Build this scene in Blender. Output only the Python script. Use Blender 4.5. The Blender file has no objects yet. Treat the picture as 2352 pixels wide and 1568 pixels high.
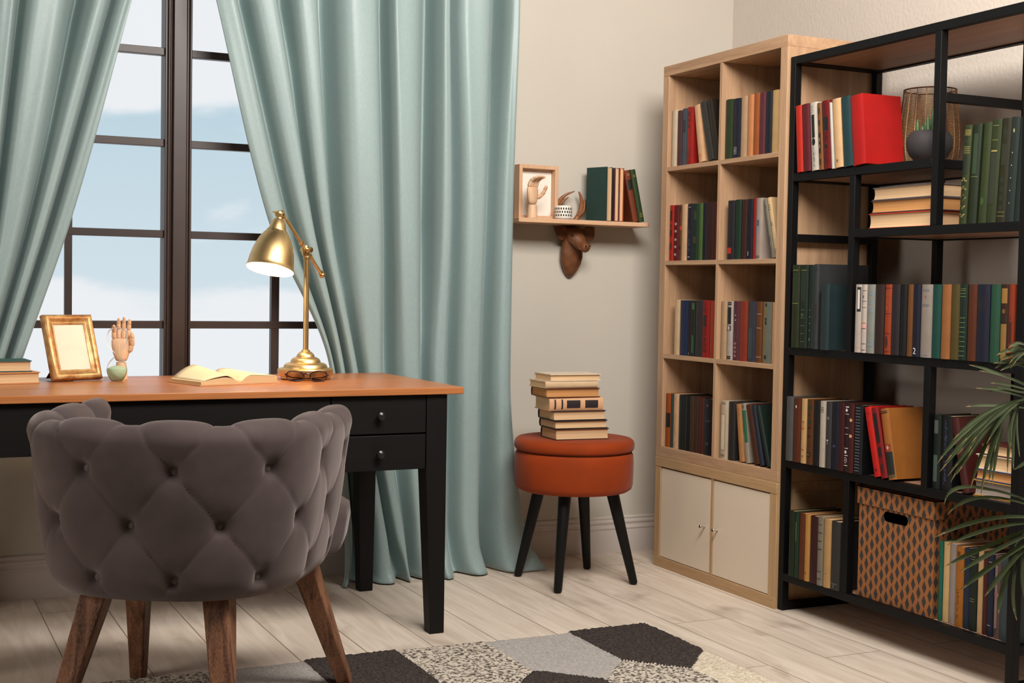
import bpy, bmesh, math, random
from mathutils import Vector, Matrix, Euler

C = bpy.context.scene.collection
random.seed(7)
PI = math.pi

# ------------------------------------------------------------------ camera
CAM_H = 1.04805658
YAW, PITCH, ROLL, FPX = 0.444553499, 0.0399208410, 0.0168778599, 3074.77631
_F = Vector((math.sin(YAW) * math.cos(PITCH), math.cos(YAW) * math.cos(PITCH), -math.sin(PITCH)))
_R0 = Vector((math.cos(YAW), -math.sin(YAW), 0))
_U0 = _R0.cross(_F)
_R = _R0 * math.cos(ROLL) + _U0 * math.sin(ROLL)
_U = -_R0 * math.sin(ROLL) + _U0 * math.cos(ROLL)
cam = bpy.data.cameras.new('camera')
cam.sensor_width = 36.0
cam.lens = FPX / 2352.0 * 36.0
cam.clip_start = 0.05
camo = bpy.data.objects.new('camera', cam)
m = Matrix(((_R.x, _U.x, -_F.x, 0), (_R.y, _U.y, -_F.y, 0), (_R.z, _U.z, -_F.z, CAM_H), (0, 0, 0, 1)))
camo.matrix_world = m
C.objects.link(camo)
bpy.context.scene.camera = camo

# ------------------------------------------------------------------ view, world, lights
vs = bpy.context.scene.view_settings
vs.view_transform = 'Standard'
vs.look = 'None'
vs.exposure = 0.0
vs.gamma = 1.0
vs.use_curve_mapping = False

W = bpy.data.worlds.new('sky')
bpy.context.scene.world = W
W.use_nodes = True
nt = W.node_tree
for n in list(nt.nodes):
    nt.nodes.remove(n)
def wn(t, **k):
    n = nt.nodes.new(t)
    for a, b in k.items():
        setattr(n, a, b)
    return n
def wl(a, b):
    nt.links.new(a, b)
tc = wn('ShaderNodeTexCoord')
sep = wn('ShaderNodeSeparateXYZ'); wl(tc.outputs['Generated'], sep.inputs[0])
mp = wn('ShaderNodeMapping'); mp.inputs['Scale'].default_value = (1.0, 1.0, 2.1); mp.inputs['Location'].default_value = (3.1, 0.4, 0.05)
wl(tc.outputs['Generated'], mp.inputs[0])
nz = wn('ShaderNodeTexNoise'); nz.inputs['Scale'].default_value = 8.5; nz.inputs['Detail'].default_value = 9; nz.inputs['Roughness'].default_value = 0.5
nz.inputs['Distortion'].default_value = 0.25
wl(mp.outputs[0], nz.inputs['Vector'])
# where along the elevation the clouds sit: a bank near the horizon, a clear belt, more cloud above
el = wn('ShaderNodeValToRGB')
el.color_ramp.interpolation = 'EASE'
cr = el.color_ramp.elements
cr[0].position = 0.0; cr[0].color = (0.44, 0.44, 0.44, 1)
cr[1].position = 1.0; cr[1].color = (0.46, 0.46, 0.46, 1)
for pos, v in ((0.12, .17), (0.20, -.03), (0.38, -0.075), (0.48, .05), (0.56, .17), (0.74, .28)):
    e = cr.new(pos); e.color = (v + .2, v + .2, v + .2, 1)
mr = wn('ShaderNodeMapRange'); mr.inputs['From Min'].default_value = -0.06; mr.inputs['From Max'].default_value = 0.30
wl(sep.outputs['Z'], mr.inputs['Value']); wl(mr.outputs[0], el.inputs[0])
ad = wn('ShaderNodeMath', operation='ADD'); wl(nz.outputs['Fac'], ad.inputs[0]); wl(el.outputs[0], ad.inputs[1])
den = wn('ShaderNodeMapRange', interpolation_type='SMOOTHSTEP'); den.inputs['From Min'].default_value = 0.68; den.inputs['From Max'].default_value = 0.87
wl(ad.outputs[0], den.inputs['Value'])
blue = wn('ShaderNodeValToRGB')
b = blue.color_ramp.elements
b[0].position = 0.0; b[0].color = (0.70, 0.79, 0.84, 1)
b[1].position = 1.0; b[1].color = (0.40, 0.56, 0.66, 1)
e = b.new(0.55); e.color = (0.50, 0.66, 0.75, 1)
wl(mr.outputs[0], blue.inputs[0])
mix = wn('ShaderNodeMixRGB'); wl(den.outputs[0], mix.inputs['Fac']); wl(blue.outputs[0], mix.inputs['Color1'])
mix.inputs['Color2'].default_value = (0.84, 0.87, 0.90, 1)
bg = wn('ShaderNodeBackground'); bg.inputs['Strength'].default_value = 1.0
wl(mix.outputs[0], bg.inputs[0])
out = wn('ShaderNodeOutputWorld'); wl(bg.outputs[0], out.inputs[0])

def area_light(name, loc, target, size, power, col, sizey=None, spread=None):
    l = bpy.data.lights.new(name, 'AREA')
    l.shape = 'RECTANGLE'; l.size = size; l.size_y = sizey or size
    l.energy = power; l.color = col
    if spread: l.spread = math.radians(spread)
    o = bpy.data.objects.new(name, l)
    o.location = loc
    d = Vector(target) - Vector(loc)
    o.rotation_euler = d.to_track_quat('-Z', 'Y').to_euler()
    C.objects.link(o)
    return o
area_light('ceiling_key_light', (1.65, 2.15, 2.93), (1.9, 4.6, 1.3), 1.5, 195, (1.0, 0.945, 0.885))
area_light('side_fill_light', (-1.9, 2.6, 1.6), (1.2, 4.4, 0.6), 1.3, 30, (1.0, 0.92, 0.84))

# ------------------------------------------------------------------ helpers
def lin(h):
    h = h.lstrip('#')
    o = []
    for i in (0, 2, 4):
        c = int(h[i:i + 2], 16) / 255.0
        o.append(c / 12.92 if c <= 0.04045 else ((c + 0.055) / 1.055) ** 2.4)
    return (o[0], o[1], o[2], 1.0)

MATS = {}
def base_mat(name):
    mt = bpy.data.materials.new(name); mt.use_nodes = True
    t = mt.node_tree
    return mt, t, t.nodes['Principled BSDF']
def noise_tint(t, bsdf, col, amt, scale, vecscale=None):
    tcn = t.nodes.new('ShaderNodeTexCoord')
    n = t.nodes.new('ShaderNodeTexNoise'); n.inputs['Scale'].default_value = scale; n.inputs['Detail'].default_value = 4
    if vecscale:
        mpn = t.nodes.new('ShaderNodeMapping'); mpn.inputs['Scale'].default_value = vecscale
        t.links.new(tcn.outputs['Object'], mpn.inputs[0]); t.links.new(mpn.outputs[0], n.inputs['Vector'])
    else:
        t.links.new(tcn.outputs['Object'], n.inputs['Vector'])
    r = t.nodes.new('ShaderNodeValToRGB')
    r.color_ramp.elements[0].position = .3; r.color_ramp.elements[1].position = .7
    r.color_ramp.elements[0].color = tuple(c * (1 - amt) for c in col[:3]) + (1,)
    r.color_ramp.elements[1].color = tuple(min(1, c * (1 + amt)) for c in col[:3]) + (1,)
    t.links.new(n.outputs['Fac'], r.inputs[0]); t.links.new(r.outputs[0], bsdf.inputs['Base Color'])
    return n, r
def plain(hexc, rough=.6, metal=0., amt=.06, scale=40., spec=.4, sheen=0., bump=0., bscale=300.):
    key = (hexc, rough, metal, amt, scale, spec, sheen, bump)
    if key in MATS: return MATS[key]
    mt, t, b = base_mat('paint_' + hexc)
    noise_tint(t, b, lin(hexc), amt, scale)
    b.inputs['Roughness'].default_value = rough; b.inputs['Metallic'].default_value = metal
    b.inputs['Specular IOR Level'].default_value = spec
    if sheen: b.inputs['Sheen Weight'].default_value = sheen; b.inputs['Sheen Roughness'].default_value = .4
    if bump: add_bump(t, b, bscale, bump)
    MATS[key] = mt
    return mt
def add_bump(t, b, scale, strength, dist=.001, detail=3, vecscale=None):
    tcn = t.nodes.new('ShaderNodeTexCoord')
    n = t.nodes.new('ShaderNodeTexNoise'); n.inputs['Scale'].default_value = scale; n.inputs['Detail'].default_value = detail
    if vecscale:
        mpn = t.nodes.new('ShaderNodeMapping'); mpn.inputs['Scale'].default_value = vecscale
        t.links.new(tcn.outputs['Object'], mpn.inputs[0]); t.links.new(mpn.outputs[0], n.inputs['Vector'])
    else:
        t.links.new(tcn.outputs['Object'], n.inputs['Vector'])
    bp = t.nodes.new('ShaderNodeBump'); bp.inputs['Strength'].default_value = strength; bp.inputs['Distance'].default_value = dist
    t.links.new(n.outputs['Fac'], bp.inputs['Height']); t.links.new(bp.outputs[0], b.inputs['Normal'])
def wood(name, light, dark, axis='Z', rough=.5, scale=9., stretch=.06, contrast=(.3, .72), bump=.12, spec=.35):
    key = (name, axis)
    if key in MATS: return MATS[key]
    mt, t, b = base_mat(name + '_' + axis.lower())
    tcn = t.nodes.new('ShaderNodeTexCoord')
    mpn = t.nodes.new('ShaderNodeMapping')
    sc = [1., 1., 1.]; sc['XYZ'.index(axis)] = stretch
    mpn.inputs['Scale'].default_value = sc
    t.links.new(tcn.outputs['Object'], mpn.inputs[0])
    n = t.nodes.new('ShaderNodeTexNoise'); n.inputs['Scale'].default_value = scale; n.inputs['Detail'].default_value = 6; n.inputs['Distortion'].default_value = .8
    n2 = t.nodes.new('ShaderNodeTexNoise'); n2.inputs['Scale'].default_value = scale * 14; n2.inputs['Detail'].default_value = 3
    t.links.new(mpn.outputs[0], n.inputs['Vector']); t.links.new(mpn.outputs[0], n2.inputs['Vector'])
    mx = t.nodes.new('ShaderNodeMixRGB'); mx.inputs['Fac'].default_value = .45
    t.links.new(n.outputs['Fac'], mx.inputs['Color1']); t.links.new(n2.outputs['Fac'], mx.inputs['Color2'])
    r = t.nodes.new('ShaderNodeValToRGB')
    r.color_ramp.elements[0].position, r.color_ramp.elements[1].position = contrast
    r.color_ramp.elements[0].color = lin(dark); r.color_ramp.elements[1].color = lin(light)
    t.links.new(mx.outputs[0], r.inputs[0]); t.links.new(r.outputs[0], b.inputs['Base Color'])
    b.inputs['Roughness'].default_value = rough; b.inputs['Specular IOR Level'].default_value = spec
    bp = t.nodes.new('ShaderNodeBump'); bp.inputs['Strength'].default_value = bump; bp.inputs['Distance'].default_value = .001
    t.links.new(mx.outputs[0], bp.inputs['Height']); t.links.new(bp.outputs[0], b.inputs['Normal'])
    MATS[key] = mt
    return mt

class MB:
    """collects verts and faces (with a material slot each) and links them as one mesh object"""
    def __init__(s):
        s.v = []; s.f = []; s.mi = []; s.xf = None
    def add(s, vs, fs, mi=0):
        o = len(s.v)
        for p in vs:
            p = Vector(p)
            s.v.append(s.xf @ p if s.xf else p)
        for f in fs:
            s.f.append([o + i for i in f]); s.mi.append(mi)
        return s
    def box(s, x0, x1, y0, y1, z0, z1, mi=0):
        v = [(x0, y0, z0), (x1, y0, z0), (x1, y1, z0), (x0, y1, z0), (x0, y0, z1), (x1, y0, z1), (x1, y1, z1), (x0, y1, z1)]
        return s.add(v, [(0, 3, 2, 1), (4, 5, 6, 7), (0, 1, 5, 4), (1, 2, 6, 5), (2, 3, 7, 6), (3, 0, 4, 7)], mi)
    def extrude(s, poly, axis, a, b, mi=0):
        """closed 2D polygon swept along an axis from a to b"""
        n = len(poly)
        def P(p, h):
            if axis == 'Z': return (p[0], p[1], h)
            if axis == 'X': return (h, p[0], p[1])
            return (p[0], h, p[1])
        v = [P(p, a) for p in poly] + [P(p, b) for p in poly]
        f = [(i, (i + 1) % n, n + (i + 1) % n, n + i) for i in range(n)]
        f += [tuple(reversed(range(n))), tuple(range(n, 2 * n))]
        return s.add(v, f, mi)
    def loft(s, rings, mi=0, caps=True, closed=True):
        n = len(rings[0]); v = []; f = []
        for r in rings: v += list(r)
        for i in range(len(rings) - 1):
            for j in range(n if closed else n - 1):
                k = (j + 1) % n
                f.append((i * n + j, i * n + k, (i + 1) * n + k, (i + 1) * n + j))
        if caps:
            f.append(tuple(reversed(range(n)))); f.append(tuple(range((len(rings) - 1) * n, len(rings) * n)))
        return s.add(v, f, mi)
    def lathe(s, prof, n=32, c=(0, 0, 0), mi=0, caps=True):
        return s.loft([[(c[0] + r * math.cos(2 * PI * k / n), c[1] + r * math.sin(2 * PI * k / n), c[2] + z) for k in range(n)] for r, z in prof], mi, caps)
    def tube(s, pts, rad, n=10, mi=0, caps=True):
        pts = [Vector(p) for p in pts]
        rads = rad if isinstance(rad, (list, tuple)) else [rad] * len(pts)
        rings = []
        t0 = (pts[1] - pts[0]).normalized()
        ref = Vector((0, 0, 1)) if abs(t0.z) < .9 else Vector((1, 0, 0))
        u = t0.cross(ref).normalized()
        for i, p in enumerate(pts):
            t = (pts[min(i + 1, len(pts) - 1)] - pts[max(i - 1, 0)]).normalized()
            u = (u - t * u.dot(t)).normalized(); w = t.cross(u)
            rings.append([p + (u * math.cos(2 * PI * k / n) + w * math.sin(2 * PI * k / n)) * rads[i] for k in range(n)])
        return s.loft(rings, mi, caps)
    def capsule(s, a, b, r0, r1, n=12, mi=0):
        a, b = Vector(a), Vector(b); d = (b - a).normalized()
        pts = []; rr = []
        for k in range(4):
            q = k / 4 * PI / 2
            pts.append(a - d * r0 * math.cos(q)); rr.append(max(r0 * math.sin(q), r0 * .05))
        pts += [a, b]; rr += [r0, r1]
        for k in range(1, 5):
            q = k / 4 * PI / 2
            pts.append(b + d * r1 * math.sin(q)); rr.append(max(r1 * math.cos(q), r1 * .05))
        return s.tube(pts, rr, n, mi)
    def grid(s, fn, nu, nv, mi=0):
        v = [fn(i / nu, j / nv) for j in range(nv + 1) for i in range(nu + 1)]
        f = [(j * (nu + 1) + i, j * (nu + 1) + i + 1, (j + 1) * (nu + 1) + i + 1, (j + 1) * (nu + 1) + i) for j in range(nv) for i in range(nu)]
        return s.add(v, f, mi)
    def build(s, name, mats, parent=None, smooth=False, bevel=0., seg=2, sub=0, solid=0., angle=35):
        me = bpy.data.meshes.new(name)
        me.from_pydata([tuple(p) for p in s.v], [], s.f)
        if not isinstance(mats, (list, tuple)): mats = [mats]
        for mt in mats: me.materials.append(mt)
        for p, i in zip(me.polygons, s.mi): p.material_index = i
        bm = bmesh.new(); bm.from_mesh(me); bmesh.ops.recalc_face_normals(bm, faces=bm.faces); bm.to_mesh(me); bm.free()
        o = bpy.data.objects.new(name, me); C.objects.link(o)
        if parent: o.parent = parent
        if smooth:
            me.shade_smooth()
            if smooth != 'all':
                me.set_sharp_from_angle(angle=math.radians(angle))
        if solid:
            md = o.modifiers.new('thickness', 'SOLIDIFY'); md.thickness = solid; md.offset = 0
        if bevel:
            md = o.modifiers.new('bevel', 'BEVEL'); md.width = bevel; md.segments = seg; md.limit_method = 'ANGLE'; md.angle_limit = math.radians(40)
            if not smooth: me.shade_smooth(); me.set_sharp_from_angle(angle=math.radians(30))
        if sub:
            md = o.modifiers.new('subdivision', 'SUBSURF'); md.levels = sub; md.render_levels = sub
        return o
def thing(name, label, cat, loc=(0, 0, 0), rot=(0, 0, 0), group=None):
    o = bpy.data.objects.new(name, None); o.empty_display_size = .05
    C.objects.link(o); o.location = loc; o.rotation_euler = rot
    o['label'] = label; o['category'] = cat
    if group: o['group'] = group
    return o
def tag(o, label, cat, group=None):
    o['label'] = label; o['category'] = cat
    if group: o['group'] = group
    return o
def struct(o):
    o['kind'] = 'structure'
    return o
def interp(xs, ys, x):
    """monotone-ish smooth interpolation through control points (Catmull-Rom on non-uniform knots)"""
    n = len(xs)
    if x <= xs[0]:
        s = (ys[1] - ys[0]) / (xs[1] - xs[0]); return ys[0] + s * (x - xs[0])
    if x >= xs[-1]:
        s = (ys[-1] - ys[-2]) / (xs[-1] - xs[-2]); return ys[-1] + s * (x - xs[-1])
    i = 0
    while x > xs[i + 1]: i += 1
    h = xs[i + 1] - xs[i]; t = (x - xs[i]) / h
    def sl(k):
        if k == 0: return (ys[1] - ys[0]) / (xs[1] - xs[0])
        if k == n - 1: return (ys[-1] - ys[-2]) / (xs[-1] - xs[-2])
        a = (ys[k] - ys[k - 1]) / (xs[k] - xs[k - 1]); b = (ys[k + 1] - ys[k]) / (xs[k + 1] - xs[k])
        return 0 if a * b <= 0 else 2 * a * b / (a + b)
    m0, m1 = sl(i) * h, sl(i + 1) * h
    return (2 * t**3 - 3 * t**2 + 1) * ys[i] + (t**3 - 2 * t**2 + t) * m0 + (-2 * t**3 + 3 * t**2) * ys[i + 1] + (t**3 - t**2) * m1
def lerp(a, b, t): return a + (b - a) * t

# ------------------------------------------------------------------ room shell
WY, XR, CEIL = 4.63, 3.187, 3.0
XL, YB = -2.4, -1.6
WX0, WX1, WZ0, WZ1 = 0.235, 1.625, 0.60, 2.52      # window opening

def floor_material():
    mt, t, b = base_mat('pale_oak_laminate')
    tcn = t.nodes.new('ShaderNodeTexCoord')
    mpn = t.nodes.new('ShaderNodeMapping'); mpn.inputs['Rotation'].default_value = (0, 0, PI / 2); mpn.inputs['Location'].default_value = (0.35, 0.13, 0)
    t.links.new(tcn.outputs['Object'], mpn.inputs[0])
    br = t.nodes.new('ShaderNodeTexBrick')
    br.offset = .37; br.inputs['Scale'].default_value = 1.0
    br.inputs['Brick Width'].default_value = 1.35; br.inputs['Row Height'].default_value = .2
    br.inputs['Mortar Size'].default_value = .0016; br.inputs['Mortar Smooth'].default_value = .2; br.inputs['Bias'].default_value = 0.
    br.inputs['Color1'].default_value = (0.72, 0.72, 0.72, 1); br.inputs['Color2'].default_value = (1.0, 1.0, 1.0, 1); br.inputs['Mortar'].default_value = (.32, .28, .25, 1)
    t.links.new(mpn.outputs[0], br.inputs['Vector'])
    # grain along each plank, shifted per plank by the brick shade
    mg = t.nodes.new('ShaderNodeMapping'); mg.inputs['Scale'].default_value = (1, .09, 1)
    addv = t.nodes.new('ShaderNodeVectorMath'); addv.operation = 'MULTIPLY_ADD'
    addv.inputs[1].default_value = (7.3, 9.1, 5.0)
    t.links.new(br.outputs['Color'], addv.inputs[0]); t.links.new(tcn.outputs['Object'], addv.inputs[2])
    t.links.new(addv.outputs[0], mg.inputs[0])
    n = t.nodes.new('ShaderNodeTexNoise'); n.inputs['Scale'].default_value = 24; n.inputs['Detail'].default_value = 7; n.inputs['Distortion'].default_value = 1.3
    t.links.new(mg.outputs[0], n.inputs['Vector'])
    kn = t.nodes.new('ShaderNodeTexNoise'); kn.inputs['Scale'].default_value = 4.2; kn.inputs['Detail'].default_value = 3; kn.inputs['Distortion'].default_value = .6
    mk = t.nodes.new('ShaderNodeMapping'); mk.inputs['Scale'].default_value = (1.6, .75, 1)
    t.links.new(addv.outputs[0], mk.inputs[0]); t.links.new(mk.outputs[0], kn.inputs['Vector'])
    r = t.nodes.new('ShaderNodeValToRGB')
    r.color_ramp.elements[0].position = .28; r.color_ramp.elements[0].color = lin('cdbcaa')
    r.color_ramp.elements[1].position = .66; r.color_ramp.elements[1].color = lin('e6d8c8')
    t.links.new(n.outputs['Fac'], r.inputs[0])
    rk = t.nodes.new('ShaderNodeValToRGB')
    rk.color_ramp.elements[0].position = .24; rk.color_ramp.elements[0].color = (.55, .50, .46, 1)
    rk.color_ramp.elements[1].position = .42; rk.color_ramp.elements[1].color = (1, 1, 1, 1)
    t.links.new(kn.outputs['Fac'], rk.inputs[0])
    m1 = t.nodes.new('ShaderNodeMixRGB'); m1.blend_type = 'MULTIPLY'; m1.inputs['Fac'].default_value = .8
    t.links.new(r.outputs[0], m1.inputs['Color1']); t.links.new(rk.outputs[0], m1.inputs['Color2'])
    m2 = t.nodes.new('ShaderNodeMixRGB'); m2.blend_type = 'MULTIPLY'; m2.inputs['Fac'].default_value = .22
    t.links.new(m1.outputs[0], m2.inputs['Color1']); t.links.new(br.outputs['Color'], m2.inputs['Color2'])
    m3 = t.nodes.new('ShaderNodeMixRGB'); m3.blend_type = 'MULTIPLY'
    t.links.new(br.outputs['Fac'], m3.inputs['Fac']); t.links.new(m2.outputs[0], m3.inputs['Color1']); m3.inputs['Color2'].default_value = (.34, .29, .26, 1)
    t.links.new(m3.outputs[0], b.inputs['Base Color'])
    b.inputs['Roughness'].default_value = .46; b.inputs['Specular IOR Level'].default_value = .35
    bp = t.nodes.new('ShaderNodeBump'); bp.inputs['Strength'].default_value = .08; bp.inputs['Distance'].default_value = .001
    t.links.new(n.outputs['Fac'], bp.inputs['Height']); t.links.new(bp.outputs[0], b.inputs['Normal'])
    return mt
struct(MB().box(XL - .1, XR + .1, YB - .1, WY + .15, -.05, 0).build('floor', floor_material()))

def wall_mat(name, hexc, scale, bump, dist):
    mt, t, b = base_mat(name)
    noise_tint(t, b, lin(hexc), .02, 2.5)
    b.inputs['Roughness'].default_value = .85; b.inputs['Specular IOR Level'].default_value = .2
    add_bump(t, b, scale, bump, dist, 5)
    return mt
wall_paint = wall_mat('smooth_wall_paint', 'c5beb2', 90, .10, .001)
wall_rough = wall_mat('rough_plaster_paint', 'cbc1b6', 75, .55, .004)
dim_paint = wall_mat('bounce_cutting_paint', '453d38', 60, .1, .001)  # dark tone given to the unseen walls and ceiling to cut bounced light
bw = MB()
bw.box(XL, WX0, WY, WY + .15, 0, CEIL); bw.box(WX1, XR + .1, WY, WY + .15, 0, CEIL)
bw.box(WX0, WX1, WY, WY + .15, 0, WZ0); bw.box(WX0, WX1, WY, WY + .15, WZ1, CEIL)
struct(bw.build('wall_back', wall_paint))
struct(MB().box(XR, XR + .1, YB, WY, 0, CEIL).build('wall_right', wall_rough))
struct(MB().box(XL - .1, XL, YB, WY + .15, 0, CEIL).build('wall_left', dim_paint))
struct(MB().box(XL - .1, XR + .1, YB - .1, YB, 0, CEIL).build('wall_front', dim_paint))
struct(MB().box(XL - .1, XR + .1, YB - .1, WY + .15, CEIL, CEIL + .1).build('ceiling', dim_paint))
# skirting boards with their moulded profile
def skirting(name, along, a, b, pos, sign):
    prof = [(0, 0), (.018, 0), (.018, .086), (.0165, .089), (.0165, .092), (.019, .094), (.019, .099), (.0135, .103), (.0115, .108), (.0115, .113), (.0145, .116), (.0155, .120), (.0145, .124), (.009, .127), (.0075, .131), (.0095, .134), (.0095, .139), (.006, .143), (0, .143)]
    poly = [(pos + sign * d, z) for d, z in prof]
    return struct(MB().extrude(poly, along, a, b).build(name, plain('cfc5bd', .45, amt=.02), smooth=True))
skirting('baseboard_back', 'X', XL, XR - .018, WY, -1)
skirting('baseboard_right', 'Y', YB, WY, XR, -1)

# window: outer frame, centre mullion, glazing bars and panes, all one opening
brown = plain('3b2c27', .42, amt=.08, scale=30, spec=.5)
wm = MB()
fy0, fy1 = WY - .012, WY + .075
XM0, XM1 = .889, .978
wm.box(WX0, WX0 + .045, fy0, fy1, WZ0, WZ1); wm.box(WX1 - .045, WX1, fy0, fy1, WZ0, WZ1)
wm.box(WX0 + .045, WX1 - .045, fy0, fy1, WZ1 - .045, WZ1); wm.box(WX0 + .045, WX1 - .045, fy0, fy1, WZ0, WZ0 + .05)
# mullion with its stepped profile
wm.extrude([(XM0, fy1), (XM0, fy0 + .012), (XM0 + .008, fy0 + .012), (XM0 + .010, fy0 + .004), (XM0 + .016, fy0 + .004), (XM0 + .019, fy0 + .016), (XM0 + .024, fy0 + .016), (XM0 + .027, fy0),
            (XM1 - .018, fy0), (XM1 - .016, fy0 + .010), (XM1 - .009, fy0 + .010), (XM1 - .007, fy0 + .002), (XM1, fy0 + .002), (XM1, fy1)], 'Z', WZ0 + .05, WZ1 - .045)
win = struct(wm.build('window_1', brown, bevel=.002))
gy0, gy1 = WY + .012, WY + .042
k = 1.0055
rails = [round(CAM_H + (z - CAM_H) * k, 4) for z in (0.916, 1.2235, 1.531, 1.8375, 2.144)]
bars = MB()
for x0, x1 in ((WX0 + .045, XM0), (XM1, WX1 - .045)):
    for z in rails: bars.box(x0, x1, gy0, gy1, z - .0255, z)
for x0, x1 in ((.565 * k, .588 * k), (1.26 * k, 1.288 * k)):
    bars.box(x0, x1, gy0 + .001, gy1 - .001, WZ0 + .05, WZ1 - .045)
struct(bars.build('window_bars', brown, win, bevel=.0015))
def glass_mat(name, gloss=.05, tint=(1, 1, 1, 1)):
    mt = bpy.data.materials.new(name); mt.use_nodes = True; t = mt.node_tree
    for n in list(t.nodes): t.nodes.remove(n)
    o = t.nodes.new('ShaderNodeOutputMaterial'); mx = t.nodes.new('ShaderNodeMixShader')
    tr = t.nodes.new('ShaderNodeBsdfTransparent'); tr.inputs[0].default_value = tint
    gl = t.nodes.new('ShaderNodeBsdfGlossy'); gl.inputs['Roughness'].default_value = .02
    fr = t.nodes.new('ShaderNodeLayerWeight'); fr.inputs['Blend'].default_value = gloss
    t.links.new(fr.outputs['Fresnel'], mx.inputs[0]); t.links.new(tr.outputs[0], mx.inputs[1]); t.links.new(gl.outputs[0], mx.inputs[2]); t.links.new(mx.outputs[0], o.inputs[0])
    return mt
pane = glass_mat('window_glass', .03)
g = MB()
g.box(WX0 + .045, XM0, WY + .026, WY + .029, WZ0 + .05, WZ1 - .045); g.box(XM1, WX1 - .045, WY + .026, WY + .029, WZ0 + .05, WZ1 - .045)
struct(g.build('window_glass', pane, win))
struct(MB().box(WX0 - .03, WX1 + .03, WY - .03, WY, WZ0 - .03, WZ0).build('window_sill', plain('cfc5bd', .45, amt=.02), bevel=.003))
# ------------------------------------------------------------------ pale wood bookcase (upper) and its base cabinet
oakZ = wood('pale_oak', 'c3a07e', '9c785b', 'Z', scale=26, stretch=.03, contrast=(.32, .68))
oakY = wood('pale_oak', 'c3a07e', '9c785b', 'Y', scale=26, stretch=.03, contrast=(.32, .68))
oakX = wood('pale_oak', 'c3a07e', '9c785b', 'X', scale=26, stretch=.03, contrast=(.32, .68))
KX, KD, KY0, KY1 = 2.69, .39, 3.592, 4.355
KW = KY1 - KY0
OT, IT, CL, BASE = .038, .016, .335, .42
KH = 1.47
bc = thing('bookcase', 'tall pale wood cube bookcase of eight open cubbies in the corner', 'bookcase', (KX, KY0, BASE))
MB().box(0, KD, 0, KW, KH - OT, KH).build('top_board', oakY, bc, bevel=.0012)
MB().box(0, KD, 0, KW, 0, OT).build('bottom_board', oakY, bc, bevel=.0012)
for y in (0, KW - OT): MB().box(0, KD, y, y + OT, OT, KH - OT).build('side_panel', oakZ, bc, bevel=.0012)
MB().box(.001, KD - .012, KW / 2 - IT / 2, KW / 2 + IT / 2, OT, KH - OT).build('divider', oakZ, bc, bevel=.0008)
for r in range(1, 4):
    z = OT + r * CL + (r - 1) * IT
    for y0, y1 in ((OT, KW / 2 - IT / 2), (KW / 2 + IT / 2, KW - OT)):
        MB().box(.0005, KD - .012, y0, y1, z, z + IT).build('shelf', oakY, bc, bevel=.0008)
MB().box(KD - .010, KD, OT, KW - OT, OT, KH - OT).build('back_panel', wood('shade_darkened_oak', '9a7353', '7d5a40', 'Z', scale=26, stretch=.03), bc)  # oak back coloured darker brown to stand in for the shade inside the cubbies
bcab = thing('base_cabinet', 'low pale wood cabinet with two cream doors under the tall bookcase', 'cabinet', (KX, KY0, 0))
tanY = wood('tan_oak', 'c4a27a', 'a3825c', 'Y', scale=26, stretch=.03, contrast=(.32, .68))
tanZ = wood('tan_oak', 'c4a27a', 'a3825c', 'Z', scale=26, stretch=.03, contrast=(.32, .68))
MB().box(-.0015, KD, 0, KW, BASE - OT, BASE - .0005).build('top_board', tanY, bcab, bevel=.0012)
MB().box(-.0015, KD, 0, KW, 0, OT).build('bottom_board', tanY, bcab, bevel=.0012)
for y in (0, KW - OT): MB().box(0, KD, y, y + OT, OT, BASE - OT).build('side_panel', tanZ, bcab, bevel=.0012)
MB().box(.002, KD - .012, KW / 2 - IT / 2, KW / 2 + IT / 2, OT, BASE - OT).build('divider', tanZ, bcab, bevel=.0008)
MB().box(KD - .010, KD, OT, KW - OT, OT, BASE - OT).build('back_panel', tanZ, bcab)
cream_door = plain('dccdb9', .38, amt=.015, scale=4)
chrome = plain('d8d4cf', .22, metal=1., amt=.02)
for y0, y1, hy in ((OT + .002, KW / 2 - IT / 2 - .002, KW / 2 - IT / 2 - .032), (KW / 2 + IT / 2 + .002, KW - OT - .002, KW / 2 + IT / 2 + .032)):
    d = MB().box(.003, .019, y0, y1, OT + .002, BASE - OT - .005).build('door', cream_door, bcab, bevel=.0012)
    h = MB()
    h.xf = Matrix.Translation((.004, hy, .205)) @ Matrix.Rotation(-PI / 2, 4, 'Y')
    h.lathe([(.0045, 0), (.0045, .0025), (.004, .004), (.004, .020), (.0062, .0205), (.0062, .0235), (.0055, .0245)], 16)
    hd = h.build('handle', chrome, d, smooth=True); hd['label'] = 'small chrome knob'

# ------------------------------------------------------------------ black metal shelving
FX0, FX1, FY0, FY1, PT = 2.70, 3.06, 2.575, 3.588, .025
black = plain('0a0a0b', .5, amt=.05, spec=.2)
walnut = wood('shelf_board', 'b08a72', '8a6552', 'Y', scale=20, stretch=.03, contrast=(.3, .7), rough=.42)
ms = thing('metal_shelving', 'large black metal shelving with wooden boards beside the pale bookcase', 'shelving unit', (FX0, FY0, 0))
FD, FW = FX1 - FX0, FY1 - FY0
def fy(y): return y - FY0
SZ = {'top': 1.815, 'a': 1.435, 'b': 1.245, 'c': .87, 'd': .50, 'e': .125}
def post(y0, z0, z1):
    for x in (0, FD - PT):
        MB().box(x, x + PT, y0, y0 + PT, z0, z1).build('post', black, ms, bevel=.001)
post(0, 0, SZ['top']); post(FW - PT, 0, SZ['top'])
post(fy(2.903), SZ['b'], SZ['top'] - PT); post(fy(3.255), SZ['c'], SZ['a'] - PT)
post(fy(2.910), SZ['d'], SZ['c'] - PT); post(fy(3.245), SZ['e'], SZ['d'] - PT)
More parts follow.
